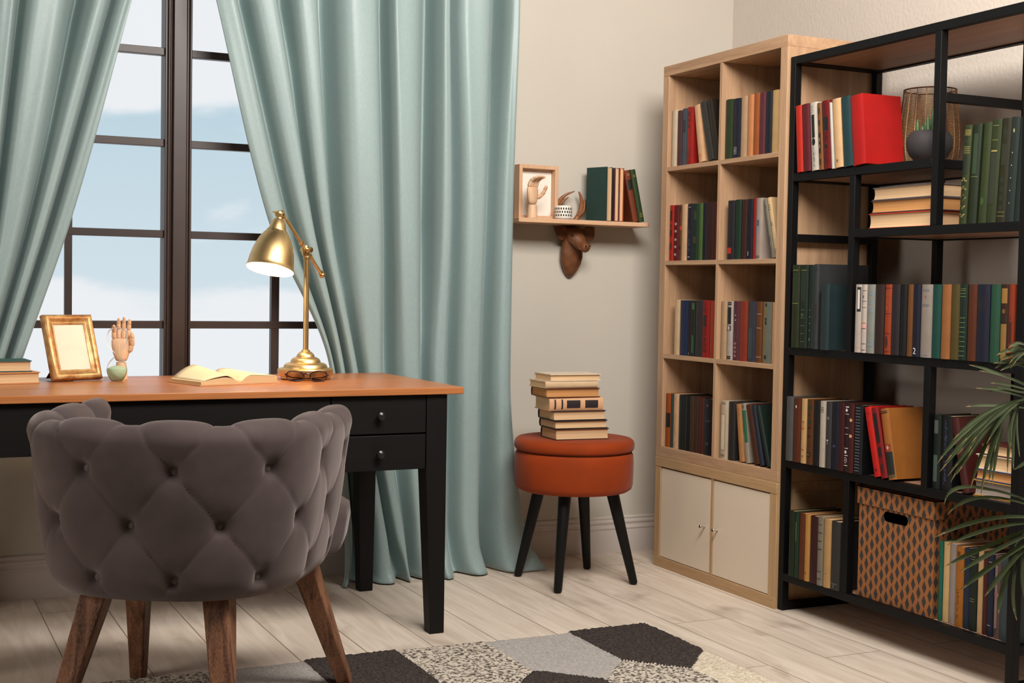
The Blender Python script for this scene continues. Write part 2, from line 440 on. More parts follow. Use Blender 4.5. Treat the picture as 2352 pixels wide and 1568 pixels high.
def shelf(z, y0, y1):
    for x in (0, FD - PT):
        MB().box(x + .0002, x + PT - .0002, y0, y1, z - PT, z).build('rail', black, ms, bevel=.001)
    for y in (y0, y1 - PT):
        MB().box(PT, FD - PT, y, y + PT, z - PT, z - .0005).build('rail', black, ms, bevel=.001)
    MB().box(PT - .002, FD - PT + .002, y0 + PT - .002, y1 - PT + .002, z - PT + .004, z - .001).build('shelf_board', walnut, ms)
shelf(SZ['top'], PT, FW - PT)
shelf(SZ['a'], fy(2.9285), FW - PT); shelf(SZ['b'], PT, fy(3.280))
for k in 'cde': shelf(SZ[k], PT, FW - PT)
def xbar(y, z): MB().box(PT, FD - PT, y, y + PT, z - PT, z).build('crossbar', black, ms, bevel=.001)
xbar(FW - PT, 1.240); xbar(FW - PT, .026); xbar(0, .026); xbar(0, 1.240); xbar(fy(2.903), 1.618); xbar(0, SZ['top']); xbar(FW - PT, SZ['top'])
for z in (SZ['c'], SZ['d'], SZ['e']): xbar(0, z); xbar(FW - PT, z)
xbar(FW - PT, SZ['a']); xbar(0, SZ['b'])

# ------------------------------------------------------------------ desk
DYAW = math.radians(1.1)
DZ, DXL, DXR, DYF, DYB = .747, .02, 1.605, 3.700, 4.385
pine = wood('honey_pine', 'bd7a48', '8c4c24', 'X', scale=9, stretch=.035, contrast=(.22, .62), rough=.33, spec=.5, bump=.05)
blackw = wood('black_stained_wood', '120f0e', '0b0a09', 'Z', scale=20, stretch=.05, rough=.55, bump=.25, spec=.22)
blackx = wood('black_stained_wood', '120f0e', '0b0a09', 'X', scale=20, stretch=.05, rough=.55, bump=.25, spec=.22)
dk = thing('desk', 'wide desk with honey pine top and black drawers and legs under the window', 'desk', (DXR, DYF, 0), (0, 0, DYAW))
DL, DD = DXR - DXL, DYB - DYF
MB().box(-DL, 0, 0, DD, DZ - .021, DZ).build('tabletop', pine, dk, bevel=.0025)
LX = -.048                                   # outer face of the right legs
LT = DZ - .0215
def leg(x0, y0, inx, iny):
    a = .066; b = .046
    def sq(w, z):
        xa, xb = (x0 - w, x0) if inx < 0 else (x0, x0 + w)
        ya, yb = (y0, y0 + w) if iny > 0 else (y0 - w, y0)
        return [(xa, ya, z), (xb, ya, z), (xb, yb, z), (xa, yb, z)]
    MB().loft([sq(b, 0), sq(a, .49), sq(a, LT)]).build('leg', blackw, dk, bevel=.002)
leg(LX, .014, -1, 1); leg(LX, DD - .014, -1, -1); leg(-DL - LX, .014, 1, 1); leg(-DL - LX, DD - .014, 1, -1)
ax0, ax1 = -DL - LX + .066, LX - .066
AB = .585                                     # apron under the middle
MB().box(ax0, ax1, DD - .040, DD - .018, AB, LT).build('back_apron', blackx, dk)
for x in (LX - .030, -DL - LX + .008): MB().box(x, x + .022, .080, DD - .080, .500, LT).build('side_apron', blackw, dk)
# drawer pedestals left and right, wide drawer in the middle
sx = ax1 - .300
for x0, x1 in ((sx, ax1),):
    MB().box(x0, x1, .050, .52, .500, LT).build('drawer_case', blackx, dk)
    for z0, z1 in ((.503, .607), (.612, LT - .002)):
        dr = MB().box(x0 + .002, x1 - .002, .017, .050, z0, z1).build('drawer', blackx, dk, bevel=.0015)
        h = MB(); h.xf = Matrix.Translation((x0 + (.148 if x0 == sx else .148), .018, (z0 + z1) / 2 - .001)) @ Matrix.Rotation(PI / 2, 4, 'X')
        h.lathe([(.006, 0), (.005, .006), (.0055, .010), (.0105, .014), (.0125, .019), (.0115, .025), (.006, .029), (.0005, .030)], 20)
        h.build('knob', plain('1b1716', .32, spec=.6), dr, smooth=True)
dr = MB().box(ax0 + .002, sx - .002, .017, .040, AB, LT - .002).build('drawer', blackx, dk, bevel=.0015)
MB().box(ax0, sx, .040, .060, AB + .002, LT).build('front_apron', blackx, dk)

# ------------------------------------------------------------------ round stool
rust_velvet = plain('90370d', .8, amt=.14, scale=7, sheen=.12, spec=.2)
stl = thing('stool', 'round burnt orange velvet stool with four black legs', 'stool', (2.262, 4.215, 0), (0, 0, 0))
def pad(prof, name):
    return MB().lathe(prof, 64).build(name, rust_velvet, stl, smooth='all')
R0 = .214
body = [(.02, .330), (.17, .330), (.196, .333), (.207, .341), (.212, .356), (.2135, .40), (.2135, .44), (.211, .462), (.206, .470), (.19, .473), (.02, .473)]
pad(body, 'padded_body')
lid = [(.02, .4735), (.195, .4735), (.210, .477), (.2155, .486), (.2155, .500), (.212, .510), (.203, .517), (.17, .5195), (.10, .520), (.02, .520)]
pad(lid, 'lid')
MB().lathe([(.02, .4725), (.206, .4725), (.206, .4742), (.02, .4742)], 48).build('piping', plain('7d3414', .8), stl)
ebony = plain('0b0b0b', .5, spec=.25)
for fx, fyy in ((2.112, 4.350), (2.125, 4.060), (2.410, 4.372), (2.440, 4.082)):
    a = Vector((fx - 2.262, fyy - 4.215, 0)); top = a * .62
    m_ = MB().tube([a + Vector((0, 0, .003)), a + Vector((0, 0, .008)), Vector((top.x, top.y, .335))], [.0125, .0145, .0225], 24)
    m_.build('leg', ebony, stl, smooth=True)
# ------------------------------------------------------------------ books
PAPER = {'c': plain('d9b68e', .8, amt=.08, scale=30), 'w': plain('d8cdbf', .8, amt=.06, scale=30), 'o': plain('c08a58', .8, amt=.10, scale=30), 'g': plain('8f8378', .8, amt=.08, scale=30)}
def page_lines(name, hexc):
    key = 'pages_' + name
    if key in MATS: return MATS[key]
    mt, t, b = base_mat(key)
    tcn = t.nodes.new('ShaderNodeTexCoord'); mpn = t.nodes.new('ShaderNodeMapping'); mpn.inputs['Scale'].default_value = (3, 900, 3)
    n = t.nodes.new('ShaderNodeTexNoise'); n.inputs['Scale'].default_value = 1.0; n.inputs['Detail'].default_value = 2
    t.links.new(tcn.outputs['Object'], mpn.inputs[0]); t.links.new(mpn.outputs[0], n.inputs['Vector'])
    r = t.nodes.new('ShaderNodeValToRGB'); c = lin(hexc)
    r.color_ramp.elements[0].position = .3; r.color_ramp.elements[1].position = .65
    r.color_ramp.elements[0].color = tuple(x * .72 for x in c[:3]) + (1,); r.color_ramp.elements[1].color = c
    t.links.new(n.outputs['Fac'], r.inputs[0]); t.links.new(r.outputs[0], b.inputs['Base Color'])
    b.inputs['Roughness'].default_value = .85; b.inputs['Specular IOR Level'].default_value = .15
    MATS[key] = mt
    return mt
PG = {'c': page_lines('cream', 'dab68c'), 'w': page_lines('pale', 'ddcdb8'), 'o': page_lines('tan', 'c58d58'), 'g': page_lines('grey', '9a8d84')}

def glyphs(text, size):
    cu = bpy.data.curves.new('glyph', 'FONT'); cu.body = text; cu.size = size; cu.align_x = 'CENTER'; cu.align_y = 'CENTER'
    o = bpy.data.objects.new('glyph', cu); C.objects.link(o)
    dg = bpy.context.evaluated_depsgraph_get(); dg.update()
    me = o.evaluated_get(dg).to_mesh()
    vs = [v.co.copy() for v in me.vertices]; fs = [tuple(p.vertices) for p in me.polygons]
    o.evaluated_get(dg).to_mesh_clear()
    bpy.data.objects.remove(o); bpy.data.curves.remove(cu)
    return vs, fs

def book_parts(root, t, h, d, col, pages='c', decor=(), soft=False):
    """spine at x=0 facing -x, boards along +x, thickness along y, height along z; returns nothing, parts hang on root"""
    c = .0016 if soft else .0026
    bulge = .0006 if soft else min(.003, t * .07)
    hx = t / 2
    prof = [(d, -hx)]
    nseg = 10
    arc = []
    for i in range(nseg + 1):
        q = -1 + 2 * i / nseg
        arc.append((.0035 - (.0035 + bulge) * (1 - abs(q) ** 2.6), q * hx))
    prof += arc + [(d, hx), (d, hx - c)]
    prof += [(.0035 + c * .4, hx - c), (.0035 + c * .4, -hx + c), (d, -hx + c)]
    mb = MB().extrude(prof, 'Z', 0, h, 0)
    mats = [plain(col, .52 if not soft else .42, amt=.07, scale=25, spec=.35, bump=.1, bscale=500)]
    def slot(hexc):
        mt = plain(hexc, .5)
        if mt not in mats: mats.append(mt)
        return mats.index(mt)
    lift = [.00022]
    def sx(y):
        q = min(1., abs(y) / hx)
        return .0035 - (.0035 + bulge) * (1 - q ** 2.6) - lift[0]
    def band(y0, y1, z0, z1, mi):
        """a printed field hugging the curve of the spine"""
        y0, y1 = max(y0, -.97 * hx), min(y1, .97 * hx)
        n = max(1, min(8, int((y1 - y0) / hx * 4)))
        ys = [lerp(y0, y1, i / n) for i in range(n + 1)]
        mb.add([(sx(y), y, z) for z in (z0, z1) for y in ys], [(i, n + 1 + i, n + 2 + i, i + 1) for i in range(n)], mi)
    def blob(pts, mi):
        """a printed outline hugging the curve of the spine"""
        cy = sum(p[0] for p in pts) / len(pts); cz = sum(p[1] for p in pts) / len(pts); n = len(pts)
        ring = [(lerp(cy, y, k), lerp(cz, z, k)) for k in (.5, 1) for y, z in pts]
        mb.add([(sx(cy), cy, cz)] + [(sx(y), y, z) for y, z in ring],
               [(0, 1 + i, 1 + (i + 1) % n) for i in range(n)] + [(1 + i, 1 + n + i, 1 + n + (i + 1) % n, 1 + (i + 1) % n) for i in range(n)], mi)
    rnd = random.Random(int(t * 1e5) + int(h * 1e4) + len(decor))
    for e in decor:
        k = e[0]; lift[0] += .00009
        if k == 'b':            # solid band: z0, z1, width fraction, colour[, centre offset]
            w = hx * e[3]; oy = (e[5] if len(e) > 5 else 0) * hx
            band(oy - w, oy + w, e[1] * h, e[2] * h, slot(e[4]))
        elif k == 'o':          # oval: z, half height, width fraction, colour
            blob([(math.cos(2 * PI * i / 18) * hx * e[3], e[1] * h + math.sin(2 * PI * i / 18) * e[2] * h) for i in range(18)], slot(e[4]))
        elif k == 'd':          # column of diamonds: z0, z1, count, width, colour
            for i in range(e[3]):
                zc = lerp(e[1], e[2], (i + .5) / e[3]) * h; dz = (e[2] - e[1]) / e[3] * h * .42; w = hx * e[4]
                blob([(-w, zc), (0, zc - dz), (w, zc), (0, zc + dz)], slot(e[5]))
        elif k == 't':          # worn lettering running along the spine: z0, z1, width, colour
            mi = slot(e[4]); z = e[1] * h
            while z < e[2] * h:
                dz = rnd.uniform(.0012, .0026); w = hx * e[3]
                a = rnd.uniform(-1, .2) * w; b2 = rnd.uniform(.2, 1) * w
                band(a, b2, z, z + dz, mi); z += dz + rnd.uniform(.0012, .003)
        elif k == 's':          # evenly spaced thin bars: z0, z1, count, width, colour
            mi = slot(e[5])
            for i in range(e[3]):
                z = lerp(e[1], e[2], i / max(1, e[3] - 1)) * h
                band(-hx * e[4], hx * e[4], z - .0007, z + .0007, mi)
        elif k == 'n':          # a printed character: text, z, size, colour
            vs, fs = glyphs(e[1], e[3]); mi = slot(e[4])
            mb.add([(sx(-v.x), -v.x, e[2] * h + v.y) for v in vs], fs, mi)
    cov = mb.build('cover', mats, root, smooth=True, angle=34)
    ins = .0008 if soft else .003
    pb = MB(); x1 = d - ins
    n = 6; f = []
    for i in range(n + 1):
        q = -1 + 2 * i / n
        f.append((x1 - (0 if soft else .0035) * (1 - q * q), q * (hx - c - .0001)))
    pb.extrude([(.0035 + c * .4 + .0002, -(hx - c - .0001))] + f + [(.0035 + c * .4 + .0002, hx - c - .0001)], 'Z', ins, h - ins)
    pb.build('pages', PG[pages], root)
    return cov

ORD = ['first', 'second', 'third', 'fourth', 'fifth', 'sixth', 'seventh', 'eighth', 'ninth', 'tenth', 'eleventh', 'twelfth', 'thirteenth', 'fourteenth', 'fifteenth', 'sixteenth', 'seventeenth', 'eighteenth', 'nineteenth', 'twentieth']
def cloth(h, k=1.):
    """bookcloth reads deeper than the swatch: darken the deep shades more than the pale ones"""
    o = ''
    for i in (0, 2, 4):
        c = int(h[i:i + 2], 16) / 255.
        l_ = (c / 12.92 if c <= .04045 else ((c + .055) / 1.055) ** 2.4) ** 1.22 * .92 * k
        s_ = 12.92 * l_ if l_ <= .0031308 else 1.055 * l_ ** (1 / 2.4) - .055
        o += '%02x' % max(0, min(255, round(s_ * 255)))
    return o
def row(place, short, x, z, geo, cell, specs, depth=.135):
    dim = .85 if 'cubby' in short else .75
    prev = None
    for i, (g_, sp) in enumerate(zip(geo, specs)):
        look, col = sp[0], cloth(sp[1], dim)
        opt = sp[2] if len(sp) > 2 else {}
        y, t, h, ang = g_
        lo, hi = y - t / 2, y + t / 2
        if ang == 0:
            lo, hi = max(lo, cell[0]), min(hi, cell[1])
            y, t = (lo + hi) / 2, hi - lo
        t *= .985
        a = math.radians(ang)
        root = thing('book', f"{look} book, {ORD[i]} from left {place}", 'book', (x + opt.get('dx', 0) + .0006 * ((i * 7) % 5), y, z + abs(math.sin(a)) * t / 2 + .0004), (-a, 0, 0), short)
        book_parts(root, t, h, opt.get('d', depth), col, opt.get('p', 'c'), opt.get('k', ()), opt.get('soft', False))
# rows of standing books: (centre y, thickness, height, tilt) measured on the shelf, then look, colour and spine marks
row('in top left cubby of pale bookcase', 'books in the top left cubby', 2.705, 1.511, [[4.2977, 0.0383, 0.2112, 0.0], [4.2631, 0.031, 0.2066, 0.0], [4.2306, 0.034, 0.2103, 0.0], [4.1928, 0.0416, 0.2115, 0.0], [4.1123, 0.041, 0.2126, 10.4], [4.0473, 0.0375, 0.2234, 16.65], [4.0109, 0.0324, 0.2264, 15.64]], (3.9835, 4.3165),
    [('cream paper-covered', 'd9c8b0'),
     ('plum brown', '5e4044'),
     ('slate grey', '56606a', {'k': [('b', 0.58, 0.8, 0.5, '23262a')]}),
     ('red black-lettered', 'a82a22', {'k': [('b', 0.84, 0.92, 0.35, '4a1512'), ('b', 0.74, 0.8, 0.35, '4a1512'), ('b', 0.64, 0.7, 0.35, '4a1512'), ('o', 0.19, 0.07, 0.5, '6a1a15'), ('b', 0.04, 0.06, 0.6, '6a1a15')]}),
     ('pale peach leaning', 'e0b892', {'k': [('o', 0.12, 0.04, 0.35, 'c47a55')]}),
     ('charcoal leaning', '46443f'),
     ('dark brown leaning', '3a3026', {'p': 'o'})], 0.135)
row('in top right cubby of pale bookcase', 'books in the top right cubby', 2.705, 1.511, [[3.943, 0.047, 0.2092, 0.0], [3.8975, 0.0438, 0.2073, 0.0], [3.8544, 0.0425, 0.2096, 0.0], [3.8157, 0.0349, 0.21, 0.0], [3.7811, 0.0344, 0.2112, 0.0], [3.7469, 0.0339, 0.21, 0.0], [3.7132, 0.0335, 0.2085, 0.0], [3.6745, 0.044, 0.2087, 0.0], [3.6479, 0.0082, 0.1856, 0.0]], (3.6305, 3.965),
    [('moss green', '3c4c2a', {'k': [('o', 0.68, 0.05, 0.4, '1e2a14')]}),
     ('navy tagged', '26283a', {'k': [('b', 0.07, 0.19, 0.38, '8a8580'), ('b', 0.08, 0.18, 0.28, '26283a'), ('b', 0.1, 0.16, 0.06, 'c0b8b0')]}),
     ('beige worn', 'c4a587'),
     ('peach orange', 'cd9164'),
     ('orange brown', 'ad6632'),
     ('plum red', '6c3744'),
     ('blue black', '1f2833'),
     ('tan yellow', 'cfae7e'),
     ('narrow navy', '2c2236')], 0.135)
row('in second row left cubby of pale bookcase', 'books in the second row left cubby', 2.705, 1.16, [[4.303, 0.0287, 0.2082, 0.0], [4.2707, 0.0341, 0.2073, 0.0], [4.245, 0.0173, 0.2072, 0.0], [4.2182, 0.0364, 0.208, 0.0], [4.1784, 0.0389, 0.2079, 0.0], [4.1408, 0.0346, 0.2061, 0.0], [4.1102, 0.0268, 0.2064, 0.0], [4.0823, 0.0265, 0.2066, 0.0], [4.0453, 0.0474, 0.207, 0.0], [4.0085, 0.0246, 0.208, 0.0]], (3.9835, 4.3165),
    [('bright red', 'b42c1c', {'k': [('b', 0.72, 0.9, 0.5, '2a1410'), ('b', 0.6, 0.66, 0.3, '2a1410'), ('b', 0.44, 0.56, 0.5, '3a1814'), ('b', 0.21, 0.32, 0.4, '3a1814')]}),
     ('maroon flowered', '6c2024', {'k': [('o', 0.66, 0.025, 0.5, '9c8a86'), ('o', 0.53, 0.025, 0.5, '9c8a86'), ('o', 0.38, 0.025, 0.5, '9c8a86'), ('o', 0.25, 0.025, 0.5, '9c8a86'), ('o', 0.11, 0.025, 0.5, '9c8a86')]}),
     ('brown banded', '75491f', {'k': [('b', 0.88, 0.96, 0.6, '2c1a0e'), ('b', 0.55, 0.62, 0.9, 'a03020'), ('b', 0.2, 0.26, 0.6, '2c1a0e')]}),
     ('cream blank', 'dcbb9a', {'soft': 1}),
     ('navy grey-printed', '262c3e', {'k': [('b', 0.93, 0.945, 0.4, '7a7a80'), ('t', 0.16, 0.55, 0.3, '55565c'), ('b', 0.055, 0.065, 0.35, 'd0ccc8')]}),
     ('dark green', '20402f', {'k': [('b', 0.72, 0.86, 0.6, '2a3a20'), ('b', 0.3, 0.42, 0.5, '3a3a20')]}),
     ('moss green narrow', '54703c'),
     ('black navy', '1e2030'),
     ('dark maroon', '45221f'),
     ('crimson', '731d22')], 0.135)
row('in second row right cubby of pale bookcase', 'books in the second row right cubby', 2.705, 1.16, [[3.9163, 0.0444, 0.206, 0.0], [3.8756, 0.0354, 0.2071, 0.0], [3.84, 0.0334, 0.2059, 0.0], [3.8059, 0.0348, 0.2057, 0.0], [3.7785, 0.0178, 0.2064, 0.0], [3.7517, 0.0359, 0.2064, 0.0], [3.669, 0.0184, 0.2059, 15.0], [3.6486, 0.0203, 0.2089, 15.0]], (3.6305, 3.965),
    [('charcoal red-square', '302e34', {'k': [('b', 0.1, 0.2, 0.55, 'b02a18', 0.1)]}),
     ('bottle green', '20402f'),
     ('brown maroon', '4c2723'),
     ('navy numbered', '1e1f2e', {'k': [('n', '1', 0.09, 0.022, 'd8d4d0')]}),
     ('scarlet narrow', 'a01e1a'),
     ('pale grey', 'aea096', {'k': [('b', 0.42, 0.64, 0.5, '7a8084'), ('b', 0.54, 0.64, 0.35, '40464a'), ('s', 0.02, 0.05, 3, 0.6, '3a3a3a')]}),
     ('grey green leaning', '8e8a79', {'soft': 1, 'k': [('s', 0.86, 0.88, 2, 0.5, '3a3a34'), ('s', 0.3, 0.36, 3, 0.6, '3a3a34'), ('s', 0.1, 0.2, 3, 0.5, '3a3a34')]}),
     ('cream black-lined leaning', 'dcbf96', {'k': [('s', 0.8, 0.87, 3, 0.55, '2a241c'), ('s', 0.54, 0.59, 3, 0.5, '2a241c'), ('s', 0.08, 0.14, 3, 0.5, '2a241c')]})], 0.135)
row('in third row left cubby of pale bookcase', 'books in the third row left cubby', 2.705, 0.809, [[4.2526, 0.037, 0.2052, 0.0], [4.2064, 0.0536, 0.2039, 0.0], [4.1673, 0.0228, 0.2033, 0.0], [4.1439, 0.0222, 0.2032, 0.0], [4.1089, 0.046, 0.2054, 0.0], [4.06, 0.0465, 0.2062, 0.0], [4.0175, 0.0369, 0.2061, 0.0]], (3.9835, 4.3165),
    [('cream', 'dcc2a0', {'soft': 1}),
     ('royal navy', '26375a', {'k': [('b', 0.2, 0.85, 0.04, '1a2440')]}),
     ('brown black', '2a1c1c', {'k': [('n', 'I', 0.04, 0.014, 'd0ccc8')]}),
     ('black green-lettered', '1f2a20', {'k': [('b', 0.84, 0.96, 0.7, '2a5a38'), ('b', 0.06, 0.38, 0.7, '1f4a2e')]}),
     ('charcoal', '3e383a'),
     ('red black-patterned', 'a01e1e', {'k': [('b', 0.54, 0.74, 0.45, '1e1412'), ('t', 0.77, 0.96, 0.6, '3a1210'), ('t', 0.36, 0.52, 0.6, '3a1210'), ('b', 0.3, 0.34, 0.3, '1e1412'), ('t', 0.1, 0.28, 0.6, '3a1210')]}),
     ('rust orange', 'aa4a22', {'k': [('s', 0.86, 0.97, 4, 0.35, '7a3018'), ('t', 0.05, 0.07, 0.4, '5a2412')]})], 0.135)
row('in third row right cubby of pale bookcase', 'books in the third row right cubby', 2.705, 0.809, [[3.946, 0.0351, 0.2044, 0.0], [3.9104, 0.0346, 0.205, 0.0], [3.8728, 0.0381, 0.2061, 0.0], [3.8293, 0.0473, 0.2068, 0.0], [3.7805, 0.0487, 0.2071, 0.0], [3.7383, 0.0342, 0.2067, 0.0], [3.6944, 0.052, 0.2063, 0.0], [3.6563, 0.0213, 0.2062, 0.0]], (3.6305, 3.965),
    [('beige banded', 'c4a686', {'k': [('b', 0.6, 0.605, 0.9, '9a7a5a'), ('b', 0.9, 0.903, 0.9, '9a7a5a')]}),
     ('white black-panelled', 'bcb2ac', {'k': [('b', 0.965, 0.985, 0.7, '17171a'), ('b', 0.935, 0.955, 0.7, '17171a'), ('b', 0.61, 0.9, 0.62, '17171a'), ('b', 0.5, 0.585, 0.62, '3a2e34'), ('o', 0.542, 0.038, 0.35, 'b8b0ac'), ('b', 0.045, 0.065, 0.7, '17171a'), ('b', 0.015, 0.035, 0.7, '17171a')]}),
     ('plum ornamented', '6c3a44', {'k': [('d', 0.5, 0.97, 7, 0.5, '452430'), ('o', 0.76, 0.012, 0.2, 'b09098'), ('o', 0.68, 0.012, 0.2, 'b09098'), ('b', 0.34, 0.48, 0.7, '4a2832'), ('d', 0.04, 0.32, 4, 0.5, '8a5a64')]}),
     ('rust brown', '95412a'),
     ('slate blue-edged', '454b50', {'k': [('b', 0, 1, 0.22, '22243c', -0.82), ('b', 0.06, 0.56, 0.5, '353c42', 0.15)]}),
     ('brown pale-lined', '75491f', {'k': [('b', 0.795, 0.8, 0.8, 'c8b8a0'), ('b', 0.565, 0.57, 0.8, 'c8b8a0'), ('b', 0.09, 0.095, 0.9, 'c8b8a0')]}),
     ('olive leaf-marked', '8e8062', {'k': [('b', 0, 1, 0.42, '5c5f56', -0.6), ('o', 0.95, 0.03, 0.2, '24261e'), ('o', 0.72, 0.025, 0.2, '24261e'), ('o', 0.66, 0.035, 0.2, '24261e'), ('o', 0.1, 0.035, 0.25, '24261e')]}),
     ('cream orange', 'dcae80')], 0.135)
row('in fourth row left cubby of pale bookcase', 'books in the fourth row left cubby', 2.705, 0.458, [[4.303, 0.0402, 0.2014, 0.0], [4.2756, 0.0136, 0.2023, 0.0], [4.2475, 0.0408, 0.2038, 0.0], [4.2079, 0.0366, 0.2039, 0.0], [4.1693, 0.0387, 0.2038, 0.0], [4.1362, 0.0258, 0.2035, 0.0], [4.1096, 0.0256, 0.2039, 0.0], [4.0789, 0.034, 0.2045, 0.0], [4.0298, 0.0625, 0.2037, 0.0]], (3.9835, 4.3165),
    [('orange black-banded', 'b06028', {'k': [('b', 0.37, 0.64, 0.9, '161616')]}),
     ('teal grey narrow', '40524e'),
     ('cream red-printed', 'dcba98', {'p': 'w', 'k': [('s', 0.88, 0.96, 4, 0.3, 'b07a58'), ('t', 0.24, 0.62, 0.25, 'b58a6a'), ('o', 0.1, 0.03, 0.3, 'c49070')]}),
     ('green black', '202c28'),
     ('plain black', '1a1c1e'),
     ('olive brown', '523926', {'k': [('o', 0.62, 0.02, 0.5, '2a1e14')]}),
     ('dark brown', '4e2f20'),
     ('red brown', '5c2c22'),
     ('black gold-marked', '161822', {'k': [('b', 0, 1, 0.12, '26305a', 0.85), ('o', 0.88, 0.02, 0.18, '8a2830'), ('b', 0.6, 0.615, 0.5, '30406a'), ('s', 0.19, 0.22, 2, 0.3, '7a6a48')]})], 0.135)
row('in fourth row right cubby of pale bookcase', 'books in the fourth row right cubby', 2.705, 0.458, [[3.93, 0.0474, 0.2048, 0.0], [3.8853, 0.0405, 0.205, 0.0], [3.8201, 0.0341, 0.2009, 7.86], [3.7852, 0.0243, 0.2068, 9.37], [3.7304, 0.0315, 0.2083, 16.24], [3.7019, 0.0233, 0.208, 15.97], [3.666, 0.0208, 0.2107, 19.16]], (3.6305, 3.965),
    [('white scroll-patterned', 'cbbba4', {'p': 'w', 'k': [('b', 0.94, 0.97, 0.5, '7a7064'), ('b', 0.14, 0.78, 0.6, '9a8c7a'), ('b', 0.16, 0.76, 0.42, 'cbbba4'), ('b', 0.04, 0.08, 0.5, '7a7064')]}),
     ('charcoal', '383634', {'p': 'g'}),
     ('tan frayed leaning', 'c0905f', {'p': 'c', 'k': [('t', 0.78, 0.93, 0.4, '8a4a30')]}),
     ('white and green leaning', 'a79d90', {'soft': 1, 'k': [('b', 0.34, 0.88, 0.95, '255a40'), ('o', 0.94, 0.035, 0.45, '5a5048'), ('b', 0.2, 0.5, 0.3, 'a79d90', 0.6)]}),
     ('brown leaning', '5c3420', {'p': 'o'}),
     ('navy leaning', '2c3446'),
     ('dark green leaning', '22382e')], 0.135)
row('on top shelf of black shelving', 'books on the top shelf', 2.694, 1.435, [[3.5206, 0.0319, 0.2156, 4.6], [3.4852, 0.0377, 0.2166, 4.819999999999999], [3.4449, 0.0389, 0.2168, 5.04], [3.4138, 0.0214, 0.2128, 5.26], [3.3828, 0.0396, 0.2158, 5.4799999999999995], [3.3561, 0.012, 0.2079, 5.699999999999999], [3.3293, 0.0398, 0.2152, 5.92], [3.2857, 0.0453, 0.2162, 6.14], [3.2326, 0.0587, 0.2142, 6.359999999999999]], (2.93, 3.561),
    [('orange red', 'cc3820'),
     ('maroon', '72222f'),
     ('white black-barred', 'd8cfc4', {'k': [('b', 0.48, 0.82, 0.36, '141414'), ('o', 0.42, 0.055, 0.42, '141414'), ('t', 0.84, 0.95, 0.3, '6a6460'), ('t', 0.06, 0.35, 0.28, '6a6460')]}),
     ('tan black-patterned', '8e5e2c', {'k': [('b', 0.84, 0.92, 0.5, '3a2612'), ('b', 0.66, 0.74, 0.5, '3a2612'), ('b', 0.25, 0.55, 0.5, '2a1a0e'), ('b', 0.32, 0.38, 0.2, '8e5e2c'), ('b', 0.42, 0.48, 0.2, '8e5e2c'), ('b', 0.08, 0.16, 0.5, '3a2612')]}),
     ('dark red black-panelled', '821c20', {'k': [('b', 0.56, 0.76, 0.62, '141412'), ('t', 0.78, 0.93, 0.6, '3a1012'), ('t', 0.4, 0.54, 0.6, '3a1012'), ('b', 0.3, 0.36, 0.3, '1a1010'), ('t', 0.08, 0.26, 0.6, '3a1012')]}),
     ('thin white', 'cfc6bc', {'soft': 1}),
     ('cream leaning', 'e2bf94', {'k': [('o', 0.1, 0.025, 0.18, '6a4a30')]}),
     ('teal leaning', '2b5054'),
     ('thick bright red', 'be1e1a', {'d': 0.15, 'p': 'o'})], 0.15)
row('on second shelf of black shelving', 'green volumes on the second shelf', 2.727, 1.245, [[2.8337, 0.0278, 0.2729, -2.9], [2.7999, 0.0314, 0.2735, -2.9], [2.7638, 0.0301, 0.2741, -2.9], [2.7299, 0.0353, 0.2771, -2.9], [2.6953, 0.0338, 0.2773, -2.9], [2.6632, 0.0303, 0.2774, -2.9], [2.6373, 0.0215, 0.2713, -2.9]], (2.603, 3.2),
    [('green gold-patterned', '434d28', {'k': [('s', 0.9, 0.95, 5, 0.85, '8a7d44'), ('d', 0.78, 0.9, 2, 0.6, '1c2416'), ('s', 0.72, 0.78, 4, 0.85, '8a7d44'), ('b', 0.5, 0.7, 0.8, '1c2416'), ('d', 0.06, 0.48, 5, 0.75, '8a7d44'), ('d', 0.07, 0.47, 5, 0.55, '1c2416')]}),
     ('dark sage green', '323e28', {'k': [('b', 0.5, 0.9, 0.5, '2c3c2a'), ('b', 0.47, 0.475, 0.8, '6a7040')]}),
     ('bright moss green', '434f29', {'k': [('s', 0.76, 0.84, 4, 0.8, '2c3e1e'), ('s', 0.3, 0.36, 3, 0.8, '2c3e1e'), ('o', 0.22, 0.04, 0.4, '34491f')]}),
     ('green dark-panelled', '3f4a28', {'k': [('b', 0.94, 0.945, 0.6, '7a7a40'), ('b', 0.8, 0.805, 0.6, '7a7a40'), ('b', 0.7, 0.705, 0.6, '7a7a40'), ('b', 0.18, 0.68, 0.55, '2a2e22'), ('b', 0.69, 0.7, 0.6, '9a8a50')]}),
     ('olive diamond-marked', '39371f', {'k': [('d', 0.78, 0.95, 1, 0.6, '24281a'), ('b', 0.55, 0.75, 0.55, '26281c'), ('d', 0.1, 0.45, 4, 0.5, '23261a'), ('s', 0.06, 0.1, 2, 0.8, '7a6a34')]}),
     ('grey green dotted', '333d38', {'k': [('o', 0.87, 0.02, 0.2, '8a8a60'), ('o', 0.18, 0.006, 0.1, 'a0a890'), ('o', 0.3, 0.006, 0.1, 'a0a890'), ('o', 0.42, 0.006, 0.1, 'a0a890'), ('o', 0.54, 0.006, 0.1, 'a0a890'), ('o', 0.6599999999999999, 0.006, 0.1, 'a0a890')]}),
     ('deep teal', '2a3c34')], 0.17)
